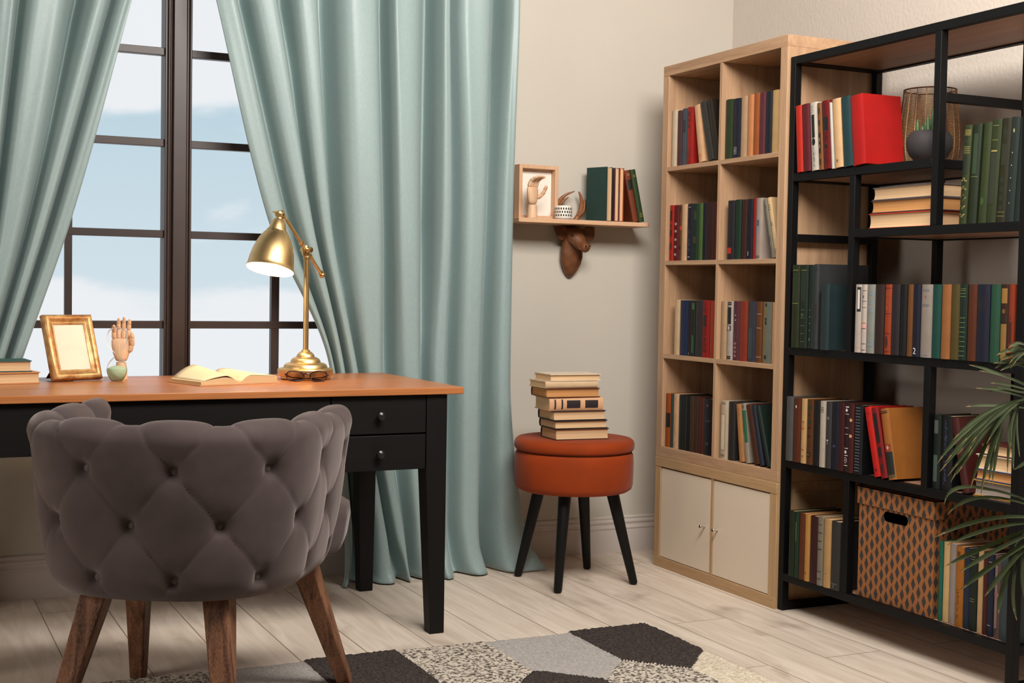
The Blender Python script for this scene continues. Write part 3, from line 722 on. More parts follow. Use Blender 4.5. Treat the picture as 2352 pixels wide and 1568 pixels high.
row('on third shelf of black shelving', 'dark books at the left of the third shelf', 2.694, 0.87, [[3.527, 0.0398, 0.2683, 0.0], [3.4861, 0.0405, 0.268, 0.0], [3.4496, 0.0284, 0.2677, 0.0], [3.4234, 0.0227, 0.2696, 0.0], [3.3687, 0.0412, 0.2064, 0.0]], (3.285, 3.561),
    [('olive green gold-banded', '35401f', {'k': [('b', 0.93, 0.94, 0.7, '6a6a34'), ('b', 0.55, 0.9, 0.6, '232c18'), ('b', 0.53, 0.54, 0.8, '6a6a34')]}),
     ('dark green gold-lined', '28382c', {'k': [('b', 0.93, 0.94, 0.7, '6a6a34'), ('b', 0.56, 0.92, 0.6, '1c2a20'), ('s', 0.08, 0.46, 5, 0.5, '6a6a34'), ('o', 0.4, 0.02, 0.4, '3a4a2a')]}),
     ('bottle green dotted', '23392f', {'k': [('o', 0.22, 0.005, 0.12, '9aa890'), ('o', 0.3, 0.005, 0.12, '9aa890'), ('o', 0.38, 0.005, 0.12, '9aa890'), ('o', 0.45999999999999996, 0.005, 0.12, '9aa890'), ('n', '1', 0.11, 0.014, 'a8b0a8')]}),
     ('tall grey dark-panelled', '4a4c4e', {'d': 0.2, 'k': [('b', 0.92, 0.97, 0.55, '23262a'), ('b', 0.3, 0.54, 0.7, '2a2426'), ('b', 0.03, 0.08, 0.5, '23262a')]}),
     ('short slate teal', '34484a', {'d': 0.19, 'dx': -0.009})], 0.17)
row('in long third shelf row', 'books in the long third shelf row', 2.694, 0.87, [[3.2198, 0.0282, 0.2064, 0.0], [3.1939, 0.0212, 0.2065, 0.0], [3.1645, 0.0353, 0.2067, 0.0], [3.1251, 0.0411, 0.2069, 0.0], [3.0887, 0.0295, 0.207, 0.0], [3.0549, 0.0358, 0.2072, 0.0], [3.0224, 0.0269, 0.2074, 0.0], [2.9962, 0.0232, 0.2075, 0.0], [2.9682, 0.0306, 0.2076, 0.0], [2.9288, 0.0461, 0.2078, 0.0], [2.8876, 0.0342, 0.208, 0.0], [2.8519, 0.0351, 0.2082, 0.0], [2.8173, 0.032, 0.2084, 0.0], [2.7858, 0.029, 0.2085, 0.0], [2.7535, 0.0335, 0.2087, 0.0], [2.7122, 0.0473, 0.2089, 0.0], [2.6703, 0.0345, 0.2091, 0.0], [2.638, 0.0283, 0.2092, 0.0], [2.608, 0.0297, 0.2094, 0.0]], (2.603, 3.4),
    [('white black-ornamented', 'cdc2b8', {'k': [('b', 0.6, 0.96, 0.5, '25282c', -0.4), ('b', 0.64, 0.92, 0.3, 'cdc2b8', -0.4), ('b', 0.07, 0.072, 1, 'b85a48')]}),
     ('white red-ruled', 'd5c8bd', {'k': [('b', 0.905, 0.912, 0.9, '5a2a24'), ('b', 0.75, 0.757, 0.9, '5a2a24'), ('b', 0.66, 0.666, 0.9, '5a2a24'), ('b', 0.43, 0.438, 0.9, '5a2a24'), ('b', 0.36, 0.43, 0.9, 'c9928a'), ('b', 0.352, 0.36, 0.9, '5a2a24'), ('b', 0.13, 0.137, 0.9, '5a2a24'), ('b', 0.04, 0.047, 0.9, '5a2a24'), ('o', 0.82, 0.02, 0.2, '5a3a38')]}),
     ('pale grey banded', 'a4a69f', {'k': [('b', 0.84, 0.9, 0.9, '787f80'), ('b', 0.71, 0.77, 0.9, '787f80'), ('b', 0.59, 0.65, 0.9, '787f80'), ('b', 0.1, 0.17, 0.9, '787f80')]}),
     ('deep brown', '45302c'),
     ('orange ornamented', 'b0512a', {'k': [('b', 0.94, 0.95, 0.8, '3a1a10'), ('o', 0.86, 0.04, 0.5, '8a3c1e'), ('o', 0.76, 0.04, 0.5, '8a3c1e'), ('o', 0.66, 0.04, 0.5, '8a3c1e'), ('b', 0.58, 0.587, 0.8, '3a1a10'), ('b', 0.3, 0.307, 0.8, '3a1a10'), ('o', 0.18, 0.085, 0.4, '3a2216'), ('b', 0.04, 0.047, 0.8, '3a1a10')]}),
     ('violet charcoal', '3a3036'),
     ('plain black', '1b1b1c'),
     ('tan brown', '84582e'),
     ('navy white-numbered', '22223a', {'k': [('n', '2', 0.075, 0.026, 'd8d6d2')]}),
     ('light grey lettered', 'aaa096', {'k': [('b', 0.925, 0.935, 0.6, '6a6a70'), ('b', 0.905, 0.915, 0.6, '6a6a70'), ('o', 0.83, 0.02, 0.12, '8a4a44'), ('b', 0.72, 0.73, 0.6, '6a6a70'), ('b', 0.7, 0.71, 0.6, '6a6a70'), ('b', 0.03, 0.055, 0.6, '807a78')]}),
     ('teal', '1f5a50'),
     ('orange tan', 'ac7648'),
     ('olive khaki', '655a2c'),
     ('dark green gold-ribbed', '1e3a2c', {'k': [('b', 0.94, 0.945, 0.7, '7a7a40'), ('b', 0.6, 0.8, 0.7, '121a14'), ('s', 0.06, 0.56, 9, 0.7, '6a7a4a'), ('s', 0.84, 0.92, 3, 0.7, '6a7a4a')]}),
     ('chestnut brown', '6c3a1c'),
     ('navy dark-labelled', '262a42', {'k': [('b', 0.66, 0.84, 0.7, '15151c')]}),
     ('sea green', '37634e'),
     ('brown gold-patterned', '4a2a18', {'k': [('b', 0.76, 0.95, 0.7, '8a6430'), ('o', 0.66, 0.03, 0.4, '6a4a24'), ('b', 0.05, 0.5, 0.7, '80602e'), ('b', 0.52, 0.6, 0.8, '23160e')]}),
     ('rust framed', '9c4420', {'k': [('b', 0.24, 0.54, 0.5, '5a2412'), ('b', 0.26, 0.52, 0.4, '3a1a10'), ('o', 0.58, 0.02, 0.3, '5a2412')]})], 0.14)
row('on fourth shelf of black shelving', 'books at the left of the fourth shelf', 2.694, 0.5, [[3.5428, 0.0372, 0.2089, 0.0], [3.5048, 0.0366, 0.2065, 0.0], [3.4702, 0.0303, 0.2076, 0.0], [3.4375, 0.0327, 0.2085, 0.0], [3.4044, 0.0312, 0.2077, 0.0], [3.374, 0.0275, 0.2085, 0.0], [3.3456, 0.0271, 0.2091, 0.0], [3.3138, 0.0343, 0.2094, 0.0], [3.2829, 0.0254, 0.2103, 0.0], [3.2587, 0.0209, 0.2113, 0.0], [3.2361, 0.0223, 0.2125, 0.0], [3.2048, 0.0383, 0.2108, 0.0], [3.114, 0.0309, 0.211, 14.8], [3.0826, 0.0298, 0.2118, 14.51], [3.0491, 0.0353, 0.2109, 12.41]], (2.94, 3.561),
    [('grey', '686868', {'p': 'w'}),
     ('brown emblem', '703a1e', {'k': [('o', 0.87, 0.025, 0.18, 'c8c0b8')]}),
     ('cream red-flowered', 'd9b684', {'k': [('o', 0.64, 0.02, 0.45, 'a8603a'), ('o', 0.54, 0.02, 0.45, 'a8603a'), ('b', 0.55, 0.63, 0.2, 'b8784a'), ('o', 0.21, 0.015, 0.4, 'a8603a'), ('o', 0.11, 0.015, 0.4, 'a8603a')]}),
     ('brown gold-geometric', '6c4420', {'k': [('b', 0.84, 0.9, 0.7, '2a2a20'), ('d', 0.74, 0.8, 1, 0.6, '241a10'), ('b', 0.63, 0.69, 0.7, '2a2a20'), ('d', 0.54, 0.59, 1, 0.6, '241a10'), ('d', 0.41, 0.46, 1, 0.6, '241a10'), ('b', 0.12, 0.19, 0.6, '241a10'), ('b', 0.14, 0.17, 0.3, '6c4420')]}),
     ('black', '1c1d20'),
     ('white initialled', 'cabfb0', {'p': 'w', 'k': [('b', 0.83, 0.91, 0.5, '4a4642'), ('b', 0.84, 0.9, 0.35, 'cabfb0'), ('b', 0.85, 0.89, 0.2, '4a4642'), ('b', 0.43, 0.433, 0.7, '8a7a6a')]}),
     ('grey numbered', '4c4a4c', {'k': [('n', '11', 0.75, 0.014, 'b8b4b0'), ('b', 0.41, 0.43, 0.3, 'b0aca8'), ('n', '1', 0.375, 0.014, 'b8b4b0')]}),
     ('midnight blue', '1f2336', {'k': [('o', 0.35, 0.02, 0.4, '3a3a58')]}),
     ('oxblood', '52181c'),
     ('maroon white-emblem', '35161c', {'k': [('b', 0.94, 0.955, 0.8, 'c8c0bc'), ('o', 0.9, 0.025, 0.5, 'c8c0bc'), ('b', 0.84, 0.848, 0.8, 'c8c0bc'), ('b', 0.64, 0.645, 0.8, 'c8c0bc'), ('b', 0.55, 0.555, 0.8, 'c8c0bc'), ('b', 0.34, 0.35, 0.8, 'c8c0bc'), ('o', 0.29, 0.025, 0.5, 'c8c0bc'), ('b', 0.235, 0.245, 0.8, 'c8c0bc'), ('o', 0.17, 0.045, 0.6, 'c8c0bc'), ('o', 0.17, 0.038, 0.5, '35161c'), ('o', 0.17, 0.012, 0.2, 'c8c0bc'), ('b', 0.09, 0.1, 0.8, 'c8c0bc')]}),
     ('red brown gold-shell', '5c2420', {'k': [('o', 0.76, 0.025, 0.6, 'c89868'), ('o', 0.53, 0.025, 0.6, 'c89868')]}),
     ('black blue-striped', '16171c', {'k': [('s', 0.05, 0.96, 22, 0.55, '7a8498')]}),
     ('bright red leaning', 'd8281a', {'k': [('b', 0.9, 0.91, 0.7, '6a1410'), ('s', 0.8, 0.84, 3, 0.5, 'a8402a'), ('o', 0.1, 0.02, 0.4, '5a1410')]}),
     ('crimson black-panelled leaning', '96181a', {'k': [('b', 0.5, 0.92, 0.55, '1c1214'), ('b', 0.3, 0.44, 0.5, '241416'), ('b', 0.08, 0.2, 0.4, '3a1416')]}),
     ('tan dark-banded leaning', 'b87c3c', {'p': 'o', 'k': [('b', 0.955, 0.965, 0.8, '1e201c'), ('b', 0.93, 0.945, 0.8, '1e201c'), ('b', 0.4, 0.5, 0.75, '8a3a24'), ('d', 0.41, 0.49, 1, 0.4, 'c0a080'), ('b', 0.07, 0.39, 0.85, '1a2220'), ('b', 0.03, 0.06, 0.85, '4a4a34')]})], 0.14)
row('behind the palm on fourth shelf', 'dark books behind the palm on the fourth shelf', 2.712, 0.5, [[2.8901, 0.0308, 0.2093, 0.0], [2.8515, 0.0446, 0.2097, 0.0], [2.7761, 0.0278, 0.2092, 13.96]], (2.6, 2.907),
    [('green black silver-panelled', '1e2c26', {'k': [('b', 0.75, 0.93, 0.5, '4a524c'), ('b', 0.1, 0.46, 0.5, '40504a')]}),
     ('black blue-lettered', '1c1e22', {'k': [('t', 0.48, 0.95, 0.3, '3a4a6a'), ('t', 0.08, 0.4, 0.3, '36405a')]}),
     ('oxblood leaning', '5c2620', {'p': 'o'})], 0.14)
row('on lowest shelf of black shelving', 'books at the left of the lowest shelf', 2.694, 0.125, [[3.5166, 0.029, 0.2133, 0.0], [3.4913, 0.0198, 0.2142, 0.0], [3.4653, 0.0303, 0.2138, 0.0], [3.4366, 0.0251, 0.2138, 0.0], [3.4045, 0.0372, 0.2145, 0.0], [3.3704, 0.0291, 0.2176, 0.0], [3.3378, 0.0343, 0.2148, 0.0], [3.2993, 0.041, 0.2138, 0.0]], (3.275, 3.561),
    [('dark olive green', '2a3a20', {'d': 0.19}),
     ('green gold-branched', '284836', {'k': [('b', 0.55, 0.85, 0.2, '5a6a3a')]}),
     ('chestnut brown', '75401f'),
     ('yellow tan', 'd0a05c', {'k': [('o', 0.12, 0.02, 0.2, '5a3a20')]}),
     ('maroon', '4c1e20'),
     ('grey black-ruled', '98907e', {'k': [('b', 0.88, 0.895, 0.7, '4a463e'), ('b', 0.76, 0.775, 0.7, '3a3630'), ('b', 0.64, 0.655, 0.7, '3a3630'), ('b', 0.52, 0.535, 0.7, '3a3630'), ('b', 0.2, 0.21, 0.7, '4a463e'), ('b', 0.09, 0.1, 0.7, '4a463e'), ('b', 0.11, 0.19, 0.5, '7a7468')]}),
     ('cream', 'd2ac7a', {'k': [('b', 0.2, 0.205, 0.3, '5a4030')]}),
     ('charcoal white-numbered', '4a4644', {'k': [('b', 0.09, 0.094, 0.7, 'a8a4a0'), ('n', '3', 0.055, 0.012, 'a8a4a0')]})], 0.15)
row('before the patterned box', 'books standing before the patterned box', 2.73, 0.125, [[2.8854, 0.028, 0.2256, 0.0], [2.8588, 0.023, 0.2262, 0.0], [2.8347, 0.0228, 0.2256, 0.0], [2.807, 0.0303, 0.2232, 0.0], [2.7802, 0.0211, 0.224, 0.0], [2.754, 0.029, 0.2248, 0.0], [2.7295, 0.0179, 0.2261, 0.0], [2.7115, 0.0161, 0.2266, 0.0], [2.6912, 0.0223, 0.2244, 0.0], [2.6688, 0.0205, 0.2246, 0.0], [2.6289, 0.0571, 0.2262, 0.0]], (2.56, 2.886),
    [('teal', '2a7a68', {'k': [('o', 0.8, 0.012, 0.2, '143c34'), ('o', 0.33, 0.012, 0.2, '143c34')]}),
     ('cream', 'dcbb8a'),
     ('pale grey', 'a8a09c', {'soft': 1}),
     ('mustard brown-printed', 'b87c30', {'k': [('b', 0.88, 0.94, 0.4, '5a3414'), ('t', 0.27, 0.46, 0.4, '5a3414'), ('n', '1', 0.21, 0.018, '4a2c14'), ('t', 0.1, 0.16, 0.4, '5a3414')]}),
     ('dusk blue', '283a52'),
     ('dark green gold-ruled', '1f3026', {'k': [('b', 0.88, 0.885, 0.6, '8a8050'), ('b', 0.91, 0.915, 0.6, '8a8050'), ('b', 0.36, 0.365, 0.6, '8a8050'), ('b', 0.39, 0.395, 0.6, '8a8050')]}),
     ('ivory', 'cfae84'),
     ('oxblood', '5c221e'),
     ('navy white-ticked', '202e46', {'k': [('b', 0.9, 0.905, 0.5, 'c0bcb8'), ('b', 0.13, 0.135, 0.5, 'c0bcb8')]}),
     ('mauve framed', '7c625c', {'p': 'g', 'k': [('b', 0.1, 0.9, 0.6, '35292e'), ('b', 0.12, 0.88, 0.45, '7c625c'), ('b', 0.5, 0.55, 0.7, '7c625c'), ('o', 0.525, 0.02, 0.3, '8a4a40'), ('o', 0.08, 0.03, 0.4, '3a2c30')]}),
     ('thick blue grey', '4c5a60', {'d': 0.19, 'p': 'g'})], 0.15)
# ------------------------------------------------------------------ lying books
def lying(label, loc, yaw, t, h, d, col, pages='c', decor=(), soft=False, group=None, spine='front', tilt=0.):
    """closed book lying flat; loc = middle of the long side facing the room at its lowest height, yaw turns it about z.
    spine='front' shows the spine on that side, 'back' shows the fore-edge there"""
    root = thing('book', label, 'book', (loc[0], loc[1], loc[2] + t / 2), (0, 0, 0), group)
    # book frame: x = depth, y = thickness, z = height  ->  depth away from the room, thickness up, height along the shelf
    B = Matrix(((0, 0, 1, -h / 2), (1, 0, 0, 0), (0, 1, 0, 0), (0, 0, 0, 1)))
    if spine == 'back':
        B = Matrix.Translation((0, d, 0)) @ Matrix.Rotation(PI, 4, 'Z') @ B
    Mx = Matrix.Translation(root.location) @ Matrix.Rotation(yaw, 4, 'Z') @ B
    root.matrix_world = Mx
    book_parts(root, t * .99, h, d, col, pages, decor, soft)
    return root

# seven on the stool, from the seat upwards
z = .5205
STK = [  # label, centre x, yaw deg, t, h, colour, pages, spine side, decor
 ('dark-covered book at the bottom of the stack on the orange stool', 2.243, -3.5, .0385, .205, '4a3026', 'c', 'back', ()),
 ('black-covered book second from bottom in the stool stack', 2.238, -2.0, .029, .204, '1f1b1b', 'c', 'back', ()),
 ('dark blue-black book third from bottom in the stool stack', 2.231, -2.5, .034, .202, '26242c', 'c', 'back', ()),
 ('peach book showing black spine blocks in middle of the stool stack', 2.215, -4.0, .046, .206, 'd2a27a', 'c', 'front', [('b', .09, .12, .75, '2a2426'), ('b', .22, .25, .75, '2a2426'), ('b', .32, .57, .6, '2a2426'), ('b', .66, .90, .6, '2a2426')]),
 ('brown book with tan pages third from top of the stool stack', 2.203, -3.0, .0325, .206, '5a2e1e', 'o', 'back', ()),
 ('cream book with curling pages second from top of stool stack', 2.196, -1.0, .0245, .205, 'c9ab88', 'c', 'front', ()),
 ('cream white book on top of the stool stack', 2.212, -1.5, .0240, .196, 'd9c8b0', 'c', 'back', ()),
]
for lb, cx, yw, t, h, col, pg, sp, dec in STK:
    lying(lb, (cx, 4.118, z), math.radians(yw), t, h, .135, col, pg, dec, spine=sp, group='books stacked on the stool')
    z += t + .0004

# three on the second shelf and four on the fourth shelf of the metal shelving, fore-edges or heads to the room
def shelf_lying(label, yc, x, z, t, h, d, col, pages, group, yaw=0., spine='away', decor=()):
    root = thing('book', label, 'book', (x, yc, z + t / 2), (0, 0, 0), group)
    B = Matrix(((1, 0, 0, 0), (0, 0, 1, -h / 2), (0, -1, 0, 0), (0, 0, 0, 1)))     # spine to the room, height along the shelf
    if spine == 'away':
        B = Matrix.Translation((d, 0, 0)) @ Matrix.Rotation(PI, 4, 'Z') @ B
    root.matrix_world = Matrix.Translation(root.location) @ Matrix.Rotation(yaw, 4, 'Z') @ B
    book_parts(root, t * .985, h, d, col, pages, decor)
g3 = 'books lying on the second shelf of the black shelving'
shelf_lying('red-covered book at bottom of the three lying on second shelf', 3.095, 2.735, 1.2455, .046, .27, .20, 'b8301c', 'c', g3)
shelf_lying('orange-paged book in middle of the three lying on second shelf', 3.085, 2.735, 1.292, .0385, .27, .20, '4a3c3c', 'o', g3)
shelf_lying('grey-covered book on top of the three lying on second shelf', 3.085, 2.738, 1.331, .0385, .265, .20, '6b6262', 'c', g3)
g4 = 'books lying behind the palm fronds on the fourth shelf'
zz = .5005
for lb, yc, t, h, d, col, pg, sp in (
 ('thick yellow-edged book at bottom of the stack behind the palm', 2.684, .044, .165, .21, 'c9963c', 'g', 'away'),
 ('blue book with tan pages second from bottom behind the palm', 2.690, .030, .145, .20, '2c3a6a', 'o', 'away'),
 ('white-covered thick book second from top behind the palm', 2.686, .040, .150, .20, 'd3c8bc', 'c', 'away'),
 ('oxblood gilt book on top of the stack behind the palm', 2.676, .030, .140, .19, '4e1f1c', 'c', 'away')):
    shelf_lying(lb, yc, 2.735, zz, t, h, d, col, pg, g4, spine=sp); zz += t + .0004

# two at the left end of the desk, one closed teal book on a tan one
g5 = 'books on the left end of the desk'
zd = DZ + .0004
lying('tan hardback lying lower at the left end of the desk', (.335, 4.085, zd), math.radians(12), .0335, .205, .135, 'c98a5a', 'c', (), group=g5, spine='back')
lying('teal-covered hardback on the tan book at the desk end', (.312, 4.10, zd + .0339), math.radians(4), .0325, .200, .13, '2c5550', 'c', (), group=g5, spine='back')

# ------------------------------------------------------------------ open book
ob = thing('open_book', 'open book with cream pages lying on the desk', 'book', (.985, 3.945, DZ + .0003), (0, 0, math.radians(18)))
pgm = plain('e2cfa8', .8, amt=.03, scale=6)
edge = page_lines('open', 'd9b88a')
OL = .185
def half(side, w, hmax, peak, tail):
    """one half of the block: height above the cover as a function of distance from the gutter"""
    n = 18; top = []
    for i in range(n + 1):
        q = i / n
        zt = hmax * (math.sin(min(1, q / peak) * PI / 2) if q < peak else lerp(1, tail, ((q - peak) / (1 - peak)) ** 1.3))
        zt = max(zt, .0006) if q > 0 else .004
        top.append((side * q * w, .003 + zt))
    return top
def block(side, w, hmax, peak, tail, y0, y1, name, mats):
    top = half(side, w, hmax, peak, tail)
    mb = MB(); n = len(top)
    v = [(x, y0, z_) for x, z_ in top] + [(x, y1, z_) for x, z_ in top] + [(x * .985, y0, .0032) for x, z_ in top] + [(x * .985, y1, .0032) for x, z_ in top]
    mb.v = [Vector(p) for p in v]
    for i in range(n - 1):
        for f, mi in (((i, i + 1, n + i + 1, n + i), 0), ((2 * n + i, 2 * n + i + 1, i + 1, i), 1), ((n + i, n + i + 1, 3 * n + i + 1, 3 * n + i), 1), ((2 * n + i, 3 * n + i, 3 * n + i + 1, 2 * n + i + 1), 1)):
            mb.f.append(list(f)); mb.mi.append(mi)
    mb.f.append([n - 1, 3 * n - 1, 4 * n - 1, 2 * n - 1]); mb.mi.append(1)
    mb.f.append([0, n, 3 * n, 2 * n]); mb.mi.append(1)
    return mb.build(name, mats, ob, smooth=True, angle=30)
block(-1, .132, .019, .35, .45, .004, OL - .004, 'left_pages', [pgm, edge])
block(1, .132, .022, .30, .75, .004, OL - .004, 'right_pages', [pgm, edge])
# the loosened leaves standing up over the left half
def leaves(u, v):
    q = u; x = -.006 - q * .118
    bl_ = .003 + max(.002, .019 * (math.sin(min(1, q / .35) * PI / 2) if q < .35 else lerp(1, .45, ((q - .35) / .65) ** 1.3)))
    return (x, .005 + v * (OL - .010), bl_ + .0022 + (.003 + .023 * v) * math.sin(PI * q ** .8) ** .9)
lv = MB().grid(leaves, 18, 6).build('loose_leaves', pgm, ob, smooth='all', solid=.0022)
def leaves2(u, v):
    bl_ = .003 + .022 * (math.sin(min(1, u / .3) * PI / 2) if u < .3 else lerp(1, .75, ((u - .3) / .7) ** 1.3))
    return (.002 + u * .127, .005 + v * (OL - .010), max(.006, bl_) + .0016 + .010 * v * math.sin(PI * min(1, u * .85 + .15)))
MB().grid(leaves2, 18, 6).build('loose_leaves', pgm, ob, smooth='all', solid=.0015)
MB().extrude([(-.137, .0004), (-.012, .0002), (0, .0002), (.012, .0002), (.137, .0004), (.137, .0030), (.012, .0030), (0, .0045), (-.012, .0030), (-.137, .0030)], 'Y', 0, OL).build('cover', plain('d9a87c', .6), ob)

# ------------------------------------------------------------------ desk lamp
brass = None
def brass_mat(name, rough, col='c99a48', aniso=0.):
    mt, t, b = base_mat(name)
    noise_tint(t, b, lin(col), .06, 60, (1, 1, .05))
    b.inputs['Metallic'].default_value = 1.; b.inputs['Roughness'].default_value = rough
    b.inputs['Anisotropic'].default_value = aniso
    return mt
brass = brass_mat('brushed_brass', .38, 'dcbb84', .3)
brass_p = brass_mat('polished_brass', .28, 'dcb878')
LXc, LYc = 1.238, 4.125
lp = thing('desk_lamp', 'lit brass desk lamp with bell shade standing on the desk', 'lamp', (LXc, LYc, DZ))
MB().lathe([(.002, .0003), (.074, .0003), (.079, .004), (.0795, .010), (.0865, .012), (.0875, .016), (.0875, .031), (.0855, .0345), (.082, .0355), (.070, .0365), (.069, .041), (.066, .047), (.060, .051), (.048, .0535), (.0465, .060), (.042, .066), (.034, .070), (.029, .0715), (.027, .078), (.020, .086), (.014, .089), (.0135, .092), (.0115, .094), (.002, .0945)], 64).build('base', brass, lp, smooth=True, angle=25)
MB().lathe([(.002, .094), (.0088, .094), (.0088, .381), (.0105, .382), (.0115, .386), (.0105, .390), (.0105, .396), (.002, .397)], 32).build('pole', brass, lp, smooth=True)
L = lambda x, y, z_: Vector((x - LXc, y - LYc, z_ - DZ))
J = L(1.2335, 4.122, 1.158)
jt = MB()
jt.lathe([(.002, -.018), (.0105, -.018), (.012, -.013), (.011, -.006), (.012, 0), (.011, .007), (.009, .013), (.002, .014)], 24, tuple(J))
jt.xf = Matrix.Translation(J) @ Matrix.Rotation(math.radians(25), 4, 'Z') @ Matrix.Rotation(PI / 2, 4, 'X')
jt.lathe([(.002, -.018), (.008, -.018), (.0095, -.013), (.0095, .013), (.006, .016), (.0085, .020), (.0085, .026), (.002, .027)], 20)
jt.build('joint', brass_p, lp, smooth=True)
A0, A1 = L(1.158, 4.095, 1.256), L(1.296, 4.143, 1.078)
d_ = (A1 - A0).normalized(); P = lambda t_: A0 + (A1 - A0) * t_
MB().tube([P(.02), P(.97)], .0055, 16).build('arm', brass, lp, smooth=True)
kn = MB()
for t0, r_ in ((.44, .009), (.535, .010), (.66, .008)):
    kn.tube([P(t0 - .022), P(t0 - .016), P(t0), P(t0 + .016), P(t0 + .022)], [.006, r_, r_ * .9, r_, .006], 16)
kn.build('arm_collar', brass_p, lp, smooth=True)
MB().tube([P(.93), P(.94), P(.955), P(.965), P(.975), P(.99), P(1.01), P(1.025), P(1.032)], [.0058, .0085, .0085, .007, .0095, .0105, .010, .007, .001], 18).build('finial', brass_p, lp, smooth=True)
hg = MB(); H0 = L(1.140, 4.090, 1.266)
hg.xf = Matrix.Translation(H0) @ Matrix.Rotation(math.radians(25), 4, 'Z') @ Matrix.Rotation(PI / 2, 4, 'X')
hg.lathe([(.001, -.012), (.009, -.012), (.0115, -.010), (.0115, .010), (.009, .012), (.006, .0135), (.005, .016), (.001, .017)], 24)
hg.xf = None
hg.tube([H0, L(1.158, 4.095, 1.256)], .0065, 12)
hg.tube([H0 + Vector((-.008, 0, .003)), H0 + Vector((-.024, -.006, .006))], [.003, .0022], 8)
hg.build('shade_hinge', brass_p, lp, smooth=True)
# the shade hangs on its own axis, turned down and a little towards the room
ax = Vector((-.235, -.20, -1)).normalized()
S0 = L(1.1385, 4.090, 1.250)
rotS = ax.to_track_quat('Z', 'Y').to_matrix().to_4x4()
MS = Matrix.Translation(S0) @ rotS
def shade_lathe(prof, n=64):
    b_ = MB(); b_.xf = MS; b_.lathe(prof, n, caps=False); return b_
outer = [(.006, -.010), (.0105, -.010), (.0108, 0), (.0165, .002), (.020, .008), (.0255, .024), (.0285, .0375), (.0325, .0385), (.0330, .0425), (.040, .050), (.0495, .066), (.0580, .086), (.0645, .108), (.0690, .132), (.0712, .150), (.0728, .160), (.0745, .1625), (.0750, .165)]
inner = [(r - .0014, z_ + .0002) for r, z_ in outer if z_ > .03]
sh = shade_lathe(outer + [(.0740, .1655)]).build('shade', brass, lp, smooth=True, angle=40)
white_in = plain('f2ead8', .6, amt=0.)
si = shade_lathe(inner[::-1] + [(.002, .038)]).build('shade_lining', white_in, sh, smooth=True, angle=40)
si['label'] = 'white inside of the shade'
vents = MB()
for q in range(14):
    a = 2 * PI * q / 14
    c_ = Vector((math.cos(a) * .0352, math.sin(a) * .0352, .0445)); nrm = Vector((math.cos(a), math.sin(a), -.9)).normalized()
    u_ = nrm.orthogonal().normalized(); w_ = nrm.cross(u_)
    c_ += nrm * .0009
    vents.xf = MS
    vents.add([c_ + (u_ * math.cos(s_) + w_ * math.sin(s_)) * .0017 for s_ in [2 * PI * t_ / 8 for t_ in range(8)]], [tuple(range(8))])
vents.build('vent_holes', plain('1a1208', .8), sh)
bulbm = bpy.data.materials.new('lit_bulb_glass'); bulbm.use_nodes = True
bb = bulbm.node_tree.nodes['Principled BSDF']; bb.inputs['Emission Color'].default_value = (1, .80, .55, 1); bb.inputs['Emission Strength'].default_value = 14; bb.inputs['Base Color'].default_value = (1, .9, .75, 1)
bu = MB(); bu.xf = MS; bu.lathe([(.001, .045), (.012, .046), (.013, .060), (.020, .075), (.0255, .092), (.0255, .104), (.020, .118), (.010, .126), (.001, .128)], 24)
bu.build('bulb', bulbm, lp, smooth='all')
pl_ = bpy.data.lights.new('desk_lamp_glow', 'POINT'); pl_.energy = 3.2; pl_.color = (1.0, .66, .36); pl_.shadow_soft_size = .02
plo = bpy.data.objects.new('desk_lamp_glow', pl_); C.objects.link(plo)
plo.location = Vector((LXc, LYc, DZ)) + (MS @ Vector((0, 0, .148)))

# ------------------------------------------------------------------ spectacles
gl = thing('eyeglasses', 'folded dark-rimmed eyeglasses lying before the lamp base', 'eyeglasses', (1.205, 4.000, DZ + .0005), (0, 0, math.radians(-18)))
gl.scale = (1.08, 1.08, 1.05)
tort = plain('2a1518', .25, spec=.6)
def rim(cx, flip):
    pts = []
    for i in range(29):
        a = 2 * PI * i / 28
        x = .0240 * math.copysign(abs(math.cos(a)) ** .72, math.cos(a)); z_ = .0145 * math.copysign(abs(math.sin(a)) ** .80, math.sin(a)) - .0018 * math.cos(a) * flip
        pts.append((cx + x, .004 * (x / .0235) ** 2, z_ + .0170))
    return pts
for cx, fl, nm in ((-.033, 1, 'rim'), (.033, -1, 'rim')):
    pts = rim(cx, fl)
    r_ = MB().tube(pts, .0021, 8, caps=False).build('rim', tort, gl, smooth='all')
    MB().add([Vector(p) + Vector((0, .0004, 0)) for p in pts[:-1]], [tuple(range(28))]).build('lens', glass_mat('spectacle_lens', .30, (.62, .58, .56, 1)), r_)
MB().tube([(-.0100, .0016, .0215), (-.004, -.001, .0245), (.004, -.001, .0245), (.0100, .0016, .0215)], .0018, 8).build('bridge', tort, gl, smooth=True)
for s_ in (-1, 1):
    MB().tube([(s_ * .0565, .004, .021), (s_ * .0615, .006, .0215), (s_ * .062, .011, .020), (s_ * .045, .018 + .003 * s_, .012), (-s_ * .030, .021 + .004 * s_, .006), (-s_ * .050, .022 + .004 * s_, .0025)], [.0024, .0024, .0022, .0018, .002, .0024], 8).build('temple', tort, gl, smooth=True)

